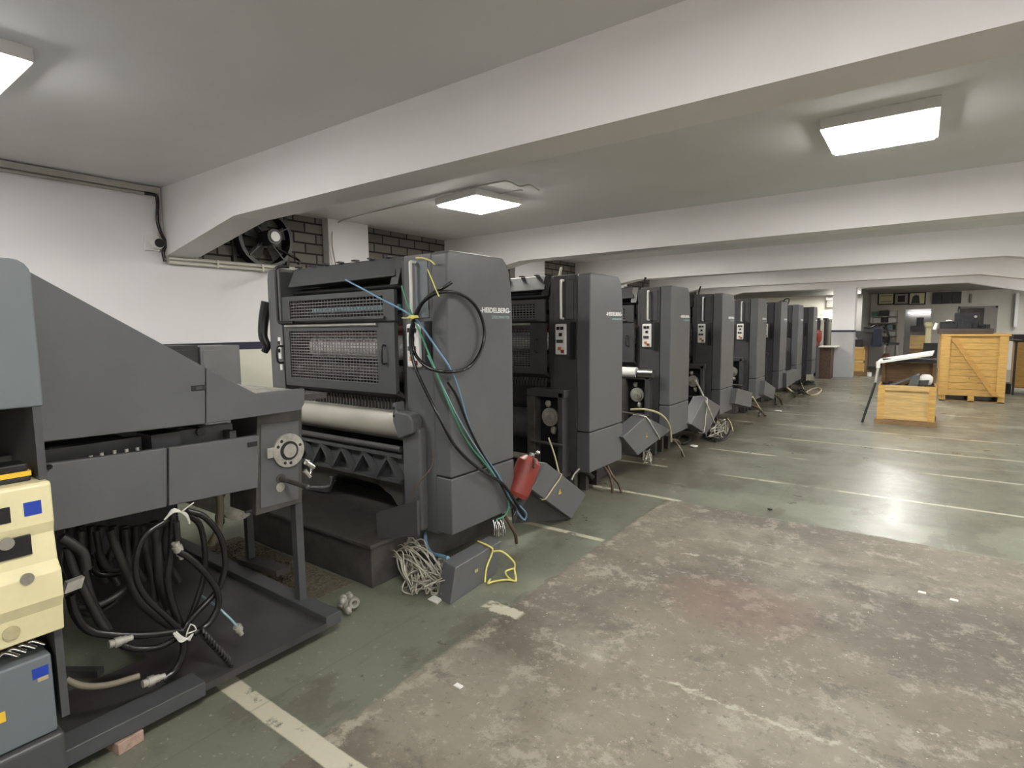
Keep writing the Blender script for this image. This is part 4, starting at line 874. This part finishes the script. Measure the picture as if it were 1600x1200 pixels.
w.tube([U(284, 799, x=-2.42), U(303, 785, x=-2.41)], .003, 5, 1)
tag(w.build('cable_tie', 'whitestrap'), 'white plastic tie round the top of the hose bundle', 'tie')
w = MB()
for i in range(6): w.tube([U(271+random.uniform(0, 5), 987+i*1.5, x=-2.42), U(284, 995+i*1.6, x=-2.40), U(297+i, 1000-i*2, x=-2.41)], .0035, 5, 4)
w.tube([U(290, 996, x=-2.41), U(298, 975, x=-2.4), U(307, 984, x=-2.4), U(292, 990, x=-2.4)], .003, 5, 2)
tag(w.build('cable_tie', 'whitestrap'), 'white plastic tie round the bottom of the hose bundle', 'tie')
w = MB(); a = U(315, 992, x=-2.42); b = Vector((U(360, 1040, z=.10)))
pts = []
for i in range(90):
    u = i/89; p = a.lerp(b, u); an = u*2*PI*11; pts.append(p+Vector((.022*math.cos(an), 0, .022*math.sin(an)+.015)))
w.tube(pts, .006, 6, 1); tag(w.build('spring_hose', 'rubber_d'), 'coiled spring hose lying on the edge of the base plate', 'hose')
low('belt', 'dulltan', [U(103, 1062, x=-2.42), U(130, 1072, x=-2.40), U(170, 1070, x=-2.38), U(218, 1056, x=-2.36)], .012, 'flattened tan hose lying on the base plate behind the tower post')
w = MB(); w.obox(U(96, 925, x=-2.38), (0, .05, .004), (.03, 0, 0), (0, .012, .035)); tag(w.build('plug', 'castcream'), 'pale plastic plug hanging beside the tower post', 'plug')
# stones / valve on the floor by the base corner
w = MB(); c0 = U(545, 945, z=.03)
for i in range(9): w.blob((c0.x+random.uniform(-.07, .07), c0.y+random.uniform(-.05, .05), .025+random.uniform(0, .05)), .025, .02, .022, 5, .3)
w.ring((c0.x+.04, c0.y, .06), (1, -.3, 0), .015, .03, .02, 12)
tag(w.build('pipe_valve', 'castcream'), 'dirty metal valve lying on the floor at the base plate corner', 'valve')
# gravelly grime between base frame and plate
w = MB(); w.add([(-4.1, 1.78, .004), (-2.75, 1.78, .004), (-2.75, 2.08, .004), (-4.1, 2.08, .004), (-4.1, 1.78, 0), (-2.75, 1.78, 0), (-2.75, 2.08, 0), (-4.1, 2.08, 0)], [(0, 1, 2, 3), (4, 5, 6, 7), (0, 1, 5, 4), (1, 2, 6, 5), (2, 3, 7, 6), (3, 0, 4, 7)])
for i in range(500): w.blob((random.uniform(-4.0, -2.78), random.uniform(1.8, 2.06), .006), .006, .006, .005, 3)
M['gravel'] = mat('gritty_dirt', (.13, .115, .08), .9, var=.5, scale=40, bump=.8)
tag(w.build('floor_grit', 'gravel'), 'gritty brown dirt on the floor between the base plate and the first press base', 'dirt', kind='stuff')
# black garment on drive side
w = MB(); w.tube([U(417, 472, x=-4.27), U(412, 500, x=-4.3), U(411, 525, x=-4.3), U(417, 540, x=-4.28), U(413, 550, x=-4.3)], lambda u: .035*(1-.5*u)+.01, 10, 5)
tag(w.build('black_hose', 'rubber'), 'thick black hose hanging down the far side of the nearest printing unit', 'hose')
# cabinets by the left wall
def cabinet(px0, px1, py, x, m, label):
    a = U(px0, py, x=x); b = U(px1, py, x=x); t = thing('metal_cabinet', (x-.2, (a.y+b.y)/2, 0), label, 'cabinet')
    MB().box(x-.4, x, a.y, b.y, .04, a.z).build('cabinet_body', m, t, .006)
    MB().box(x, x+.012, a.y+.02, b.y-.02, .1, a.z-.04).build('door', m, t, .004)
    MB().box(x-.38, x-.02, a.y+.02, b.y-.02, 0, .04).build('plinth', 'black', t); return t
cabinet(255, 309, 541, -5.5, 'dgrey', 'dark grey cabinet by the left wall, partly hidden by the slanted cover')
cabinet(313, 374, 541, -5.5, 'cab', 'mid grey cabinet by the left wall behind the walkway')

# ------------------------------------------------------------------ crates and far things
def crate(x0, x1, y0, y1, z1, label, m='pine', planks=9, post=.12, diag=False, foot=True):
    t = thing('wooden_crate', ((x0+x1)/2, (y0+y1)/2, 0), label, 'crate')
    zb = .12; h = (z1-zb)/planks
    for nm, (a, b, c, d) in (('front_panel', (x0, x1, y0, y0+.02)), ('back_panel', (x0, x1, y1-.02, y1)), ('side_panel', (x0, x0+.02, y0+.02, y1-.02)), ('side_panel', (x1-.02, x1, y0+.02, y1-.02))):
        p = MB()
        for i in range(planks): p.box(a, b, c, d, zb+i*h, zb+(i+1)*h-.006)
        p.build(nm, m, t)
    for a in (x0, x1-post): MB().box(a, a+post, y0-.022, y0, zb-.0, z1).build('corner_post', m, t)
    for a in (y0, y1-post): MB().box(x0-.022, x0, a, a+post, zb, z1).build('corner_post', m, t)
    if diag: MB().prism([(x0+post, z1-.05), (x0+post+.1, z1-.05), (x1-post+.04, zb+.02), (x1-post-.06, zb+.02)], 'y', y0-.052, y0-.022).build('diagonal_brace', 'pine_b', t)
    for i in range(3):
        a = x0+(x1-x0-.1)*i/2; MB().box(a, a+.1, y0, y1, 0, zb-.001).build('skid', 'oldwood' if not diag else m, t)
    MB().box(x0, x1, y0, y0+.1, 0, .02).build('skid_board', 'oldwood', t)
    return t
bc = crate(.36, 1.36, 14.2, 15.5, 1.30, 'large closed pine crate with diagonal brace, black machine parts on top', 'pine', 9, .13, True)
MB().box(.33, 1.39, 14.17, 15.52, 1.30, 1.34).build('crate_lid', 'pine', bc)
# dark parts on the big crate
t = thing('machine_tray', (.75, 14.6, 1.34), 'brown tray holding black machine parts on the large pine crate', 'tray')
a = U(1466, 514, y=14.2); b = U(1553, 514, y=14.2)
c = MB(); c.box(a.x, b.x, 14.18, 14.95, 1.342, a.z); c.build('tray_body', 'traybrown', t, .004)
zt_ = a.z
c = MB()
for i in range(26):
    x = random.uniform(a.x+.02, b.x-.1); c.box(x, x+random.uniform(.05, .25), 14.2+random.uniform(0, .5), 14.4+random.uniform(.05, .5), zt_, zt_+random.uniform(.04, .16))
c.build('black_parts', 'junk', t)
m0 = U(1492, 489, y=14.5); m1 = U(1531, 489, y=14.5)
t = thing('black_machine_block', ((m0.x+m1.x)/2, 14.6, zt_), 'tall black machine block standing in the tray on the large crate', 'machine part')
MB().box(m0.x, m1.x, 14.5, 14.8, zt_+.1, m0.z).build('block_body', 'junk', t, .01); MB().cyl((m1.x-.06, 14.49, m0.z-.08), (m1.x-.06, 14.5, m0.z-.08), .025, 12).build('dial', 'conduit', t); MB().box(m0.x+.02, m1.x-.02, 14.52, 14.78, zt_, zt_+.1).build('block_foot', 'junk', t)
low('white_rod', 'paper', [U(1478, 501, y=14.3), U(1487, 501, y=14.3)], .012, 'short white rod on the black parts over the large crate', 'rod')
low('cardboard_strip', 'paper', [U(1460, 515, y=14.15), U(1464, 505, y=14.15)], .03, 'white scrap at the left end of the tray on the large crate', 'scrap')
# open crate in front
x0, x1, y0, y1 = -.50, .23, 10.42, 11.25
t = thing('wooden_crate', (-.13, 10.8, 0), 'low open pine crate filled with dark metal parts, white board over its back', 'crate')
MB().box(x0, x1, y0, y0+.02, .09, .60).build('front_panel', 'pine_l', t)
for a in (x0, x1-.09): MB().box(a, a+.09, y0-.02, y0, .07, .61).build('corner_post', 'pine', t)
MB().box(x0+.09, x1-.09, y0-.02, y0, .53, .61).build('top_rail', 'pine_l', t); MB().box(x0+.09, x1-.09, y0-.02, y0, .08, .13).build('bottom_rail', 'pine_l', t)
MB().box(x0, x0+.02, y0+.02, y1, .09, .60).build('side_panel', 'pine', t); MB().box(x1-.02, x1, y0+.02, y1, .09, .60).build('side_panel', 'pine', t)
MB().box(x0, x1, y1-.02, y1, .09, .92).build('back_panel', 'oldwood', t); MB().box(x0+.02, x1-.02, y0+.02, y1-.02, .09, .11).build('crate_floor', 'oldwood', t)
MB().box(x0-.03, x1+.03, y0-.04, y0+.1, 0, .075).build('skid', 'oldwood', t); MB().box(x0-.03, x1+.03, y1-.12, y1, 0, .075).build('skid', 'oldwood', t)
for a in (x0, x1-.05): MB().box(a, a+.05, y1-.06, y1-.02, .6, 1.0).build('rear_upright', 'oldwood', t)
# parts in it
def slab(name, pts, thick, m, label, cat):
    P = [Vector(p) for p in pts]; n = (P[1]-P[0]).cross(P[3]-P[0]).normalized()*thick; w = MB(); w.hexa([*P, *[p+n for p in P]]); return tag(w.build(name, m), label, cat)
slab('metal_part', [(-.38, 10.5, .56), (-.02, 10.6, .74), (.02, 10.75, .76), (-.3, 10.9, .58)], .03, 'grey', 'grey folded metal plate sticking out of the open crate', 'metal part')
slab('metal_part', [(-.12, 10.46, .58), (.0, 10.46, .58), (.02, 10.6, .72), (-.06, 10.6, .74)], .05, 'dgrey', 'dark folded metal piece in the middle of the open crate', 'metal part')
slab('metal_part', [(-.05, 10.47, .60), (.12, 10.47, .62), (.14, 10.8, .66), (-.05, 10.8, .64)], .02, 'grime', 'flat grey metal piece lying at the right of the open crate', 'metal part')
tag(MB().blob((.1, 10.9, .66), .09, .08, .1, 6, .15).build('cloth_bundle', 'paper'), 'whitish cloth bundle at the back right inside the open crate', 'cloth')
w = MB()
for i in range(40): w.blob((random.uniform(-.46, .19), random.uniform(10.48, 11.18), random.uniform(.45, .58)), random.uniform(.03, .07), random.uniform(.03, .07), .04, 5, .3)
w.box(-.47, .20, 10.45, 11.2, .3, .5)
tag(w.build('scrap_parts', 'junk'), 'mass of small dark machine scrap filling the open crate', 'scrap', kind='stuff')
# white board on top
L0 = U(1371, 565, y=10.9); L1 = U(1457, 552, y=10.9)
w = MB(); w.hexa([(L0.x, 10.75, L0.z-.03), (L1.x, 10.75, L1.z-.03), (L1.x+.03, 11.35, L1.z-.0), (L0.x+.02, 11.35, L0.z-.0), (L0.x, 10.75, L0.z+.0), (L1.x, 10.75, L1.z-.0), (L1.x+.03, 11.35, L1.z+.03), (L0.x+.02, 11.35, L0.z+.03)])
tag(w.build('white_board', 'paper'), 'white board lying slightly tilted across the back of the open crate', 'board')
w = MB(); w.box(-.48, .22, 10.9, 11.24, .94, .99); w.box(-.3, .2, 10.85, 10.9, .95, .985); tag(w.build('flat_panel', 'junk'), 'dark flat panel under the white board on the open crate', 'panel')
t = thing('pole', U(1347, 660, z=0), 'dark pole leaning on the left side of the open crate', 'pole')
a = U(1347, 660, z=.0); b = U(1368, 598, y=10.5); MB().cyl(a, b, .018, 10).build('pole_shaft', 'black', t); c_ = U(1372, 575, y=10.6); MB().cyl(b, c_, .02, 10).build('pole_sleeve', 'castcream', t); MB().cyl(c_, U(1372, 565, y=10.6), .03, 10).build('pole_cap', 'paper', t)
# stacked crates by the column
def crate2(a, b, z0, z1, y, d, label):
    t = thing('wooden_crate', ((a+b)/2, y+d/2, z0), label, 'crate')
    f = MB(); f.box(a, b, y, y+.02, z0+.02, z1); f.build('front_panel', 'pine', t); MB().box(a, b, y-.02, y, z1-.07, z1).build('top_rail', 'pine_l', t)
    MB().box(b-.02, b, y+.02, y+d, z0+.02, z1).build('side_panel', 'oldwood', t); MB().box(a, a+.02, y+.02, y+d, z0+.02, z1).build('side_panel', 'oldwood', t); MB().box(a, b, y+d-.02, y+d, z0+.02, z1).build('back_panel', 'oldwood', t)
    MB().box(a, b, y, y+d, z0, z0+.02).build('crate_floor', 'oldwood', t); MB().box(b-.03, b+.0, y-.02, y, z0, z1).build('corner_post', 'pine_l', t)
    return t
yA = 19.9; s0 = U(1331, 542, y=yA); s1 = U(1352, 542, y=yA); zm = U(1340, 563, y=yA).z
crate2(s0.x-.15, s1.x, .12, zm, yA, 1.3, 'lower pine crate of the stack beside the far white pillar')
crate2(s0.x-.15, s1.x, zm+.001, s0.z, yA, 1.3, 'upper pine crate of the stack beside the far white pillar')
t = thing('pallet', (s0.x+.1, yA+.5, 0), 'low wooden pallet below the stacked crates by the pillar', 'pallet')
for i in range(3): MB().box(s0.x-.15, s1.x+.05, yA+.02+i*.5, yA+.12+i*.5, 0, .09).build('runner', 'oldwood', t)
MB().box(s0.x-.15, s1.x+.05, yA, yA+1.2, .09, .119).build('deck', 'oldwood', t)
# dark machinery on the stack
t = thing('black_press_part', (s0.x+.2, yA+.5, s0.z), 'dark grey machine parts piled on the stacked crates', 'machine part')
c = MB(); c.box(s0.x-.1, s0.x+.25, yA+.1, yA+.7, s0.z, s0.z+.22); c.build('lower_block', 'junk', t)
slp = [U(1331, 517, y=yA+.3), U(1377, 517, y=yA+.3), U(1377, 541, y=yA+.3), U(1348, 541, y=yA+.3)]
c = MB(); c.prism([(v.x, v.z) for v in slp[::-1]], 'y', yA+.3, yA+.9); c.build('sloped_plate', 'dgrey', t)
c = MB(); q = [U(1347, 511, y=yA+.2), U(1378, 509, y=yA+.2), U(1379, 520, y=yA+.2), U(1350, 518, y=yA+.2)]; c.prism([(v.x, v.z) for v in q[::-1]], 'y', yA+.2, yA+.8); c.build('nose_block', 'guard', t)
c = MB(); q = [U(1366, 514, y=yA+.15), U(1378, 514, y=yA+.15), U(1377, 542, y=yA+.15), U(1362, 542, y=yA+.15)]; c.prism([(v.x, v.z) for v in q[::-1]], 'y', yA+.15, yA+.3); c.build('side_block', 'navy', t)
low('arched_hose', 'rubber', [U(1350, 512, y=yA+.1), U(1360, 512, y=yA+.1), U(1370, 508, y=yA+.1), U(1380, 509, y=yA+.1), U(1388, 519, y=yA+.1), U(1390, 530, y=yA+.1), U(1386, 540, y=yA+.1)], .022, 'thick black hose arching over the machine parts beside the pillar')
tag(MB().cyl(U(1358, 588, z=0), U(1358, 588, z=0)+Vector((0, 0, .12)), .06, 14).build('paint_tin', 'paper'), 'small white tin on the floor beside the stacked crates', 'tin')
tag(MB().blob(U(1325, 586, z=.05), .07, .06, .05, 6, .2).build('crumpled_bag', 'paper'), 'white crumpled bag at the pillar foot', 'bag')
tag(MB().blob(U(1314, 585, z=.04), .09, .07, .05, 6, .25).build('dark_lump', 'junk'), 'dark lump of scrap at the pillar foot beside the white bag', 'scrap')
# bench beyond the eighth unit
yb = 18.2; e0 = U(1279, 541, y=yb); e1 = U(1307, 543, y=yb)
t = thing('work_bench', ((e0.x+e1.x)/2, yb+.3, 0), 'tall dark cabinet bench with white top beyond the farthest unit', 'bench')
MB().box(e0.x, e1.x, yb, yb+.8, e0.z-.03, e0.z).build('bench_top', 'paper', t); MB().box(e0.x+.03, e1.x-.14, yb+.06, yb+.75, 0, e0.z-.031).build('bench_body', 'brown', t); MB().box(e0.x-.05, e0.x+.03, yb+.03, yb+.75, 0, e0.z-.031).build('side_post', 'grey', t)
t = thing('feeder_column', (-2.3, 18.9, 0), 'grey upright machine panels behind the white-topped bench', 'machine')
for (pa_, pb_, yy, zt2, mm, nm) in ((1275, 1281, 19.2, 497, 'junk', 'dark_panel'), (1282, 1288, 19.25, 500, 'conduit', 'light_panel'), (1286, 1293, 19.3, 497, 'dgrey', 'dark_panel'), (1292, 1299, 19.35, 499, 'conduit', 'light_panel')):
    a = U(pa_, zt2, y=yy); b = U(pb_, zt2, y=yy); MB().box(a.x, min(b.x, -2.17), yy, yy+.3, 0, a.z).build(nm, mm, t)
t = thing('red_valve', U(1279, 530, y=18.4), 'red part standing on the white-topped bench', 'machine part')
v = U(1279, 525, y=18.4); MB().blob((v.x, 18.4, v.z), .1, .08, .17, 8, .2).build('red_body', 'red', t); MB().cyl((v.x-.02, 18.42, e0.z), (v.x-.02, 18.42, v.z-.1), .03, 10).build('stem', 'red', t)
# wall lamp at the cream wall
v = U(1298, 468, y=20.98); t = thing('wall_fan', v, 'small white wall device high on the cream wall beside the pillar', 'wall device'); MB().box(v.x-.12, v.x+.12, 20.85, 21.0, v.z-.02, v.z+.06).build('device_body', 'white_pl', t); MB().box(v.x-.1, v.x+.12, 20.9, 21.0, v.z-.25, v.z-.03).build('lower_box', 'conduit', t)
# pictures on the far wall
def pic(a, b, c, d, m, inner, label):
    p0 = U(a, b, y=YF); p1 = U(c, d, y=YF); t = thing('framed_picture', (p0.x, YF-.03, p1.z), label, 'picture', 'framed pictures on the far wall')
    MB().box(p0.x, p1.x, YF-.03, YF-.002, p1.z, p0.z).build('frame', m, t); MB().box(p0.x+.04, p1.x-.04, YF-.034, YF-.03, p1.z+.04, p0.z-.04).build('picture', inner, t); return t, p0, p1
t, p0, p1 = pic(1372, 458, 1397, 476, 'black', 'cream', 'framed cream certificate, leftmost on the far wall')
MB().box(p0.x+.1, p1.x-.08, YF-.036, YF-.034, p0.z-.13, p0.z-.09).build('print_line', 'oldstrap', t); MB().box(p0.x+.1, p1.x-.08, YF-.036, YF-.034, p1.z+.09, p1.z+.14).build('print_line', 'oldstrap', t)
t, p0, p1 = pic(1397, 458, 1420, 476, 'black', 'castcream', 'dark framed round picture, between the two cream ones')
MB().box(p0.x+.12, p1.x-.12, YF-.037, YF-.034, p1.z+.1, p0.z-.1).build('dark_centre', 'black', t)
t, p0, p1 = pic(1420, 457, 1446, 476, 'black', 'cream', 'framed picture of a dark shape on cream, right of the round one')
MB().prism([(p0.x+.08, p1.z+.05), (p0.x+.34, p1.z+.05), (p0.x+.3, p0.z-.12), (p0.x+.2, p0.z-.09), (p0.x+.12, p0.z-.16)], 'y', YF-.037, YF-.034).build('dark_shape', 'dgrey', t)
p0 = U(1457, 457, y=YF); p1 = U(1502, 474, y=YF); t = thing('wall_panel', (p0.x, YF-.03, p1.z), 'wide dark grey panel in three sections high on the far wall', 'panel')
for i in range(3):
    xa = p0.x+(p1.x-p0.x)*i/3; MB().box(xa, xa+(p1.x-p0.x)/3-.01, YF-.03, YF-.002, p1.z, p0.z).build('panel_section', 'dgrey', t)
v = U(1517, 465, y=YF); tag(box(v.x-.03, v.x+.03, YF-.05, YF-.002, v.z-.18, v.z+.12).build('wall_box', 'darkwall'), 'narrow grey box on the far wall above the window', 'wall box')
# shelves and clutter on the far left wall part
YS = 24.2
t = thing('shelf_rack', U(1380, 520, y=YS), 'light shelf rack loaded with white and dark goods on the far wall', 'shelf')
g0 = U(1359, 490, y=YS); g1 = U(1403, 490, y=YS)
for py in (494, 504, 515, 525, 535): zz = U(1380, py, y=YS).z; MB().box(g0.x, g1.x, YS, YF-.02, zz-.03, zz).build('shelf_board', 'conduit', t)
for a in (g0.x, g1.x-.04): MB().box(a, a+.04, YS, YS+.05, 0, g0.z+.1).build('upright', 'conduit', t)
for (py, items) in ((494, ((1362, 8, 5, 'greent'), (1374, 14, 7, 'dgrey'), (1390, 8, 6, 'white_pl'))), (504, ((1359, 4, 7, 'white_pl'), (1364, 12, 6, 'white_pl'), (1377, 9, 8, 'junk'), (1388, 13, 6, 'white_pl'))), (515, ((1372, 12, 6, 'dgrey'), (1386, 8, 6, 'lightblue'), (1395, 6, 6, 'junk'))), (525, ((1370, 14, 4, 'white_pl'), (1388, 12, 5, 'white_pl'))), (535, ((1372, 16, 5, 'dgrey'), (1392, 8, 4, 'conduit')))):
    zz = U(1380, py, y=YS).z
    for (px, wpx, hpx, mm) in items:
        a = U(px, py, y=YS); b = U(px+wpx, py, y=YS); hh = hpx*.028
        cn = {'greent': 'green', 'dgrey': 'dark grey', 'white_pl': 'white', 'junk': 'black', 'lightblue': 'pale blue', 'conduit': 'light grey'}[mm]
        lvl = {494: 'top', 504: 'second', 515: 'third', 525: 'fourth', 535: 'lowest'}[py]; pos = 'at the left' if px < 1368 else 'at the right' if px > 1384 else 'in the middle'
        tag(box(a.x, b.x, YS+.03, YS+.3, zz+.001, zz+hh).build('storage_box', mm), '%s box %s of the %s board of the far shelf rack' % (cn, pos, lvl), 'box', 'goods on the far shelf rack')
q0 = U(1386, 536, y=22.6); q1 = U(1411, 530, y=22.6)
t = thing('work_table', (q0.x, 22.7, 0), 'grey table standing before the far shelf rack', 'table')
MB().box(q0.x-.1, q1.x-.1, 22.6, 23.3, q0.z-.05, q0.z).build('table_top', 'dgrey', t)
for a in (q0.x-.08, q1.x-.16): MB().box(a, a+.05, 22.63, 22.68, 0, q0.z-.051).build('leg', 'conduit', t); MB().box(a, a+.05, 23.2, 23.25, 0, q0.z-.051).build('leg', 'conduit', t)
v = U(1385, 571, y=21.9); t = thing('red_machine_part', (v.x, 21.9, 0), 'dark red machine part on the floor behind the white board', 'machine part'); MB().blob((v.x, 22, .3), .16, .14, .28, 7, .2).build('part_body', 'rustred', t)
# things seen through the opening: pallets, printer, small crate, lit shelf
t = thing('office_machine', (.0, 23.3, 0), 'grey office machine in the far doorway, on a pale crate', 'machine')
a = U(1422, 520, y=23.3); b = U(1444, 520, y=23.3); zt_ = U(1430, 509, y=23.3).z
MB().box(a.x, b.x, 23.3, 23.8, a.z+.03, zt_).build('machine_body', 'dgrey', t, .01)
c0 = U(1444, 496, y=23.35); MB().box(U(1432, 500, y=23.3).x, U(1458, 500, y=23.3).x-.25, 23.5, 23.75, zt_, c0.z).build('raised_panel', 'dgrey', t)
w0 = U(1422, 524, y=23.3); w1 = U(1445, 545, y=23.3); MB().box(w0.x, w1.x, 23.32, 23.85, w1.z, w0.z).build('crate_front', 'pine_l', t); MB().box(w0.x, w1.x, 23.35, 23.8, 0, w1.z-.001).build('pallet_stack', 'oldwood', t)
a = U(1419, 490, y=25.6); b = U(1458, 488, y=25.6); t = thing('tube_lamp', (a.x, 25.8, a.z), 'lit white tube lamp in the room beyond the far doorway', 'lamp')
MB().box(a.x, b.x, 25.82, 25.88, a.z, a.z+.06).build('tube', emit('tube_glow', (1, .98, .93), 2.), t); MB().box(a.x, b.x, 25.88, 25.9, a.z-.01, a.z+.07).build('fitting', 'white_pl', t)
t = thing('yellow_stand', U(1449, 530, y=21.5), 'pale yellow upright part beside the large crate', 'machine part')
v = U(1449, 545, y=21.5); MB().cyl((v.x, 21.5, .6), (v.x, 21.5, U(1449, 512, y=21.5).z), .07, 12).build('stem', 'cream', t); MB().blob((v.x, 21.5, U(1449, 508, y=21.5).z), .12, .1, .1, 6, .2).build('head', 'cream', t); MB().box(v.x-.15, v.x+.2, 21.45, 21.8, 0, .6).build('dark_base', 'junk', t)
a = U(1443, 536, y=21.2); tag(MB().box(a.x, a.x+.35, 21.2, 21.42, 0, a.z).build('dark_barrel', 'junk'), 'dark green-black machine casing left of the large crate', 'machine part')
# right hand stack
crate2(U(1591, 540, y=16.2).x, 2.9, .14, U(1595, 535, y=16.2).z, 16.2, .9, 'tall plywood crate cut by the right edge of the photo')
a = U(1588, 534, y=16.2)
t = thing('black_crate_load', (2.2, 16.4, a.z), 'black machine parts on the crate at the right edge', 'machine part'); MB().box(a.x-.05, 2.85, 16.2, 17.0, a.z+.002, U(1590, 523, y=16.2).z).build('load_body', 'junk', t, .01)
tag(MB().box(a.x-.2, a.x-.02, 16.25, 16.7, 0, .22).build('scrap_parts', 'junk'), 'dark scrap lying left of the crate at the right edge', 'scrap')
c = MB(); c.box(1.42, 1.70, 15.6, 16.1, 1.18, 1.2); c.box(1.44, 1.47, 15.62, 15.66, 0, 1.18); c.box(1.64, 1.68, 16.02, 16.06, 0, 1.18)
tag(c.build('side_table', 'grime'), 'narrow table top just right of the large crate', 'table')
# bits on concrete
for q, lb in (((1440, 926), 'small white paper scrap on the bare concrete at the right'), ((1490, 938), 'tiny white flake right of the white paper scrap'), ((716, 1072), 'small torn white scrap on the concrete near the bottom')):
    v = U(*q, z=0); w = MB(); w.hexa([(v.x-.02, v.y-.01, 0), (v.x+.02, v.y-.012, 0), (v.x+.022, v.y+.01, 0), (v.x-.015, v.y+.012, 0), (v.x-.018, v.y-.008, .004), (v.x+.02, v.y-.01, .006), (v.x+.02, v.y+.01, .005), (v.x-.014, v.y+.01, .006)]); tag(w.build('paper_scrap', 'paper'), lb, 'paper')
v = U(803+400, 797, z=0)
tag(MB().blob((v.x, v.y, .008), .02, .012, .008, 5, .2).build('dark_pebble', 'junk'), 'small dark lump on the green floor at the concrete edge', 'pebble')

# ------------------------------------------------------------------ world, view
w = bpy.data.worlds.new('world'); C.world = w; w.use_nodes = True
w.node_tree.nodes['Background'].inputs[0].default_value = (.5, .52, .55, 1); w.node_tree.nodes['Background'].inputs[1].default_value = .05
C.view_settings.view_transform = 'Standard'; C.view_settings.look = 'None'; C.view_settings.gamma = 1; C.view_settings.use_curve_mapping = False
C.view_settings.exposure = 1.6
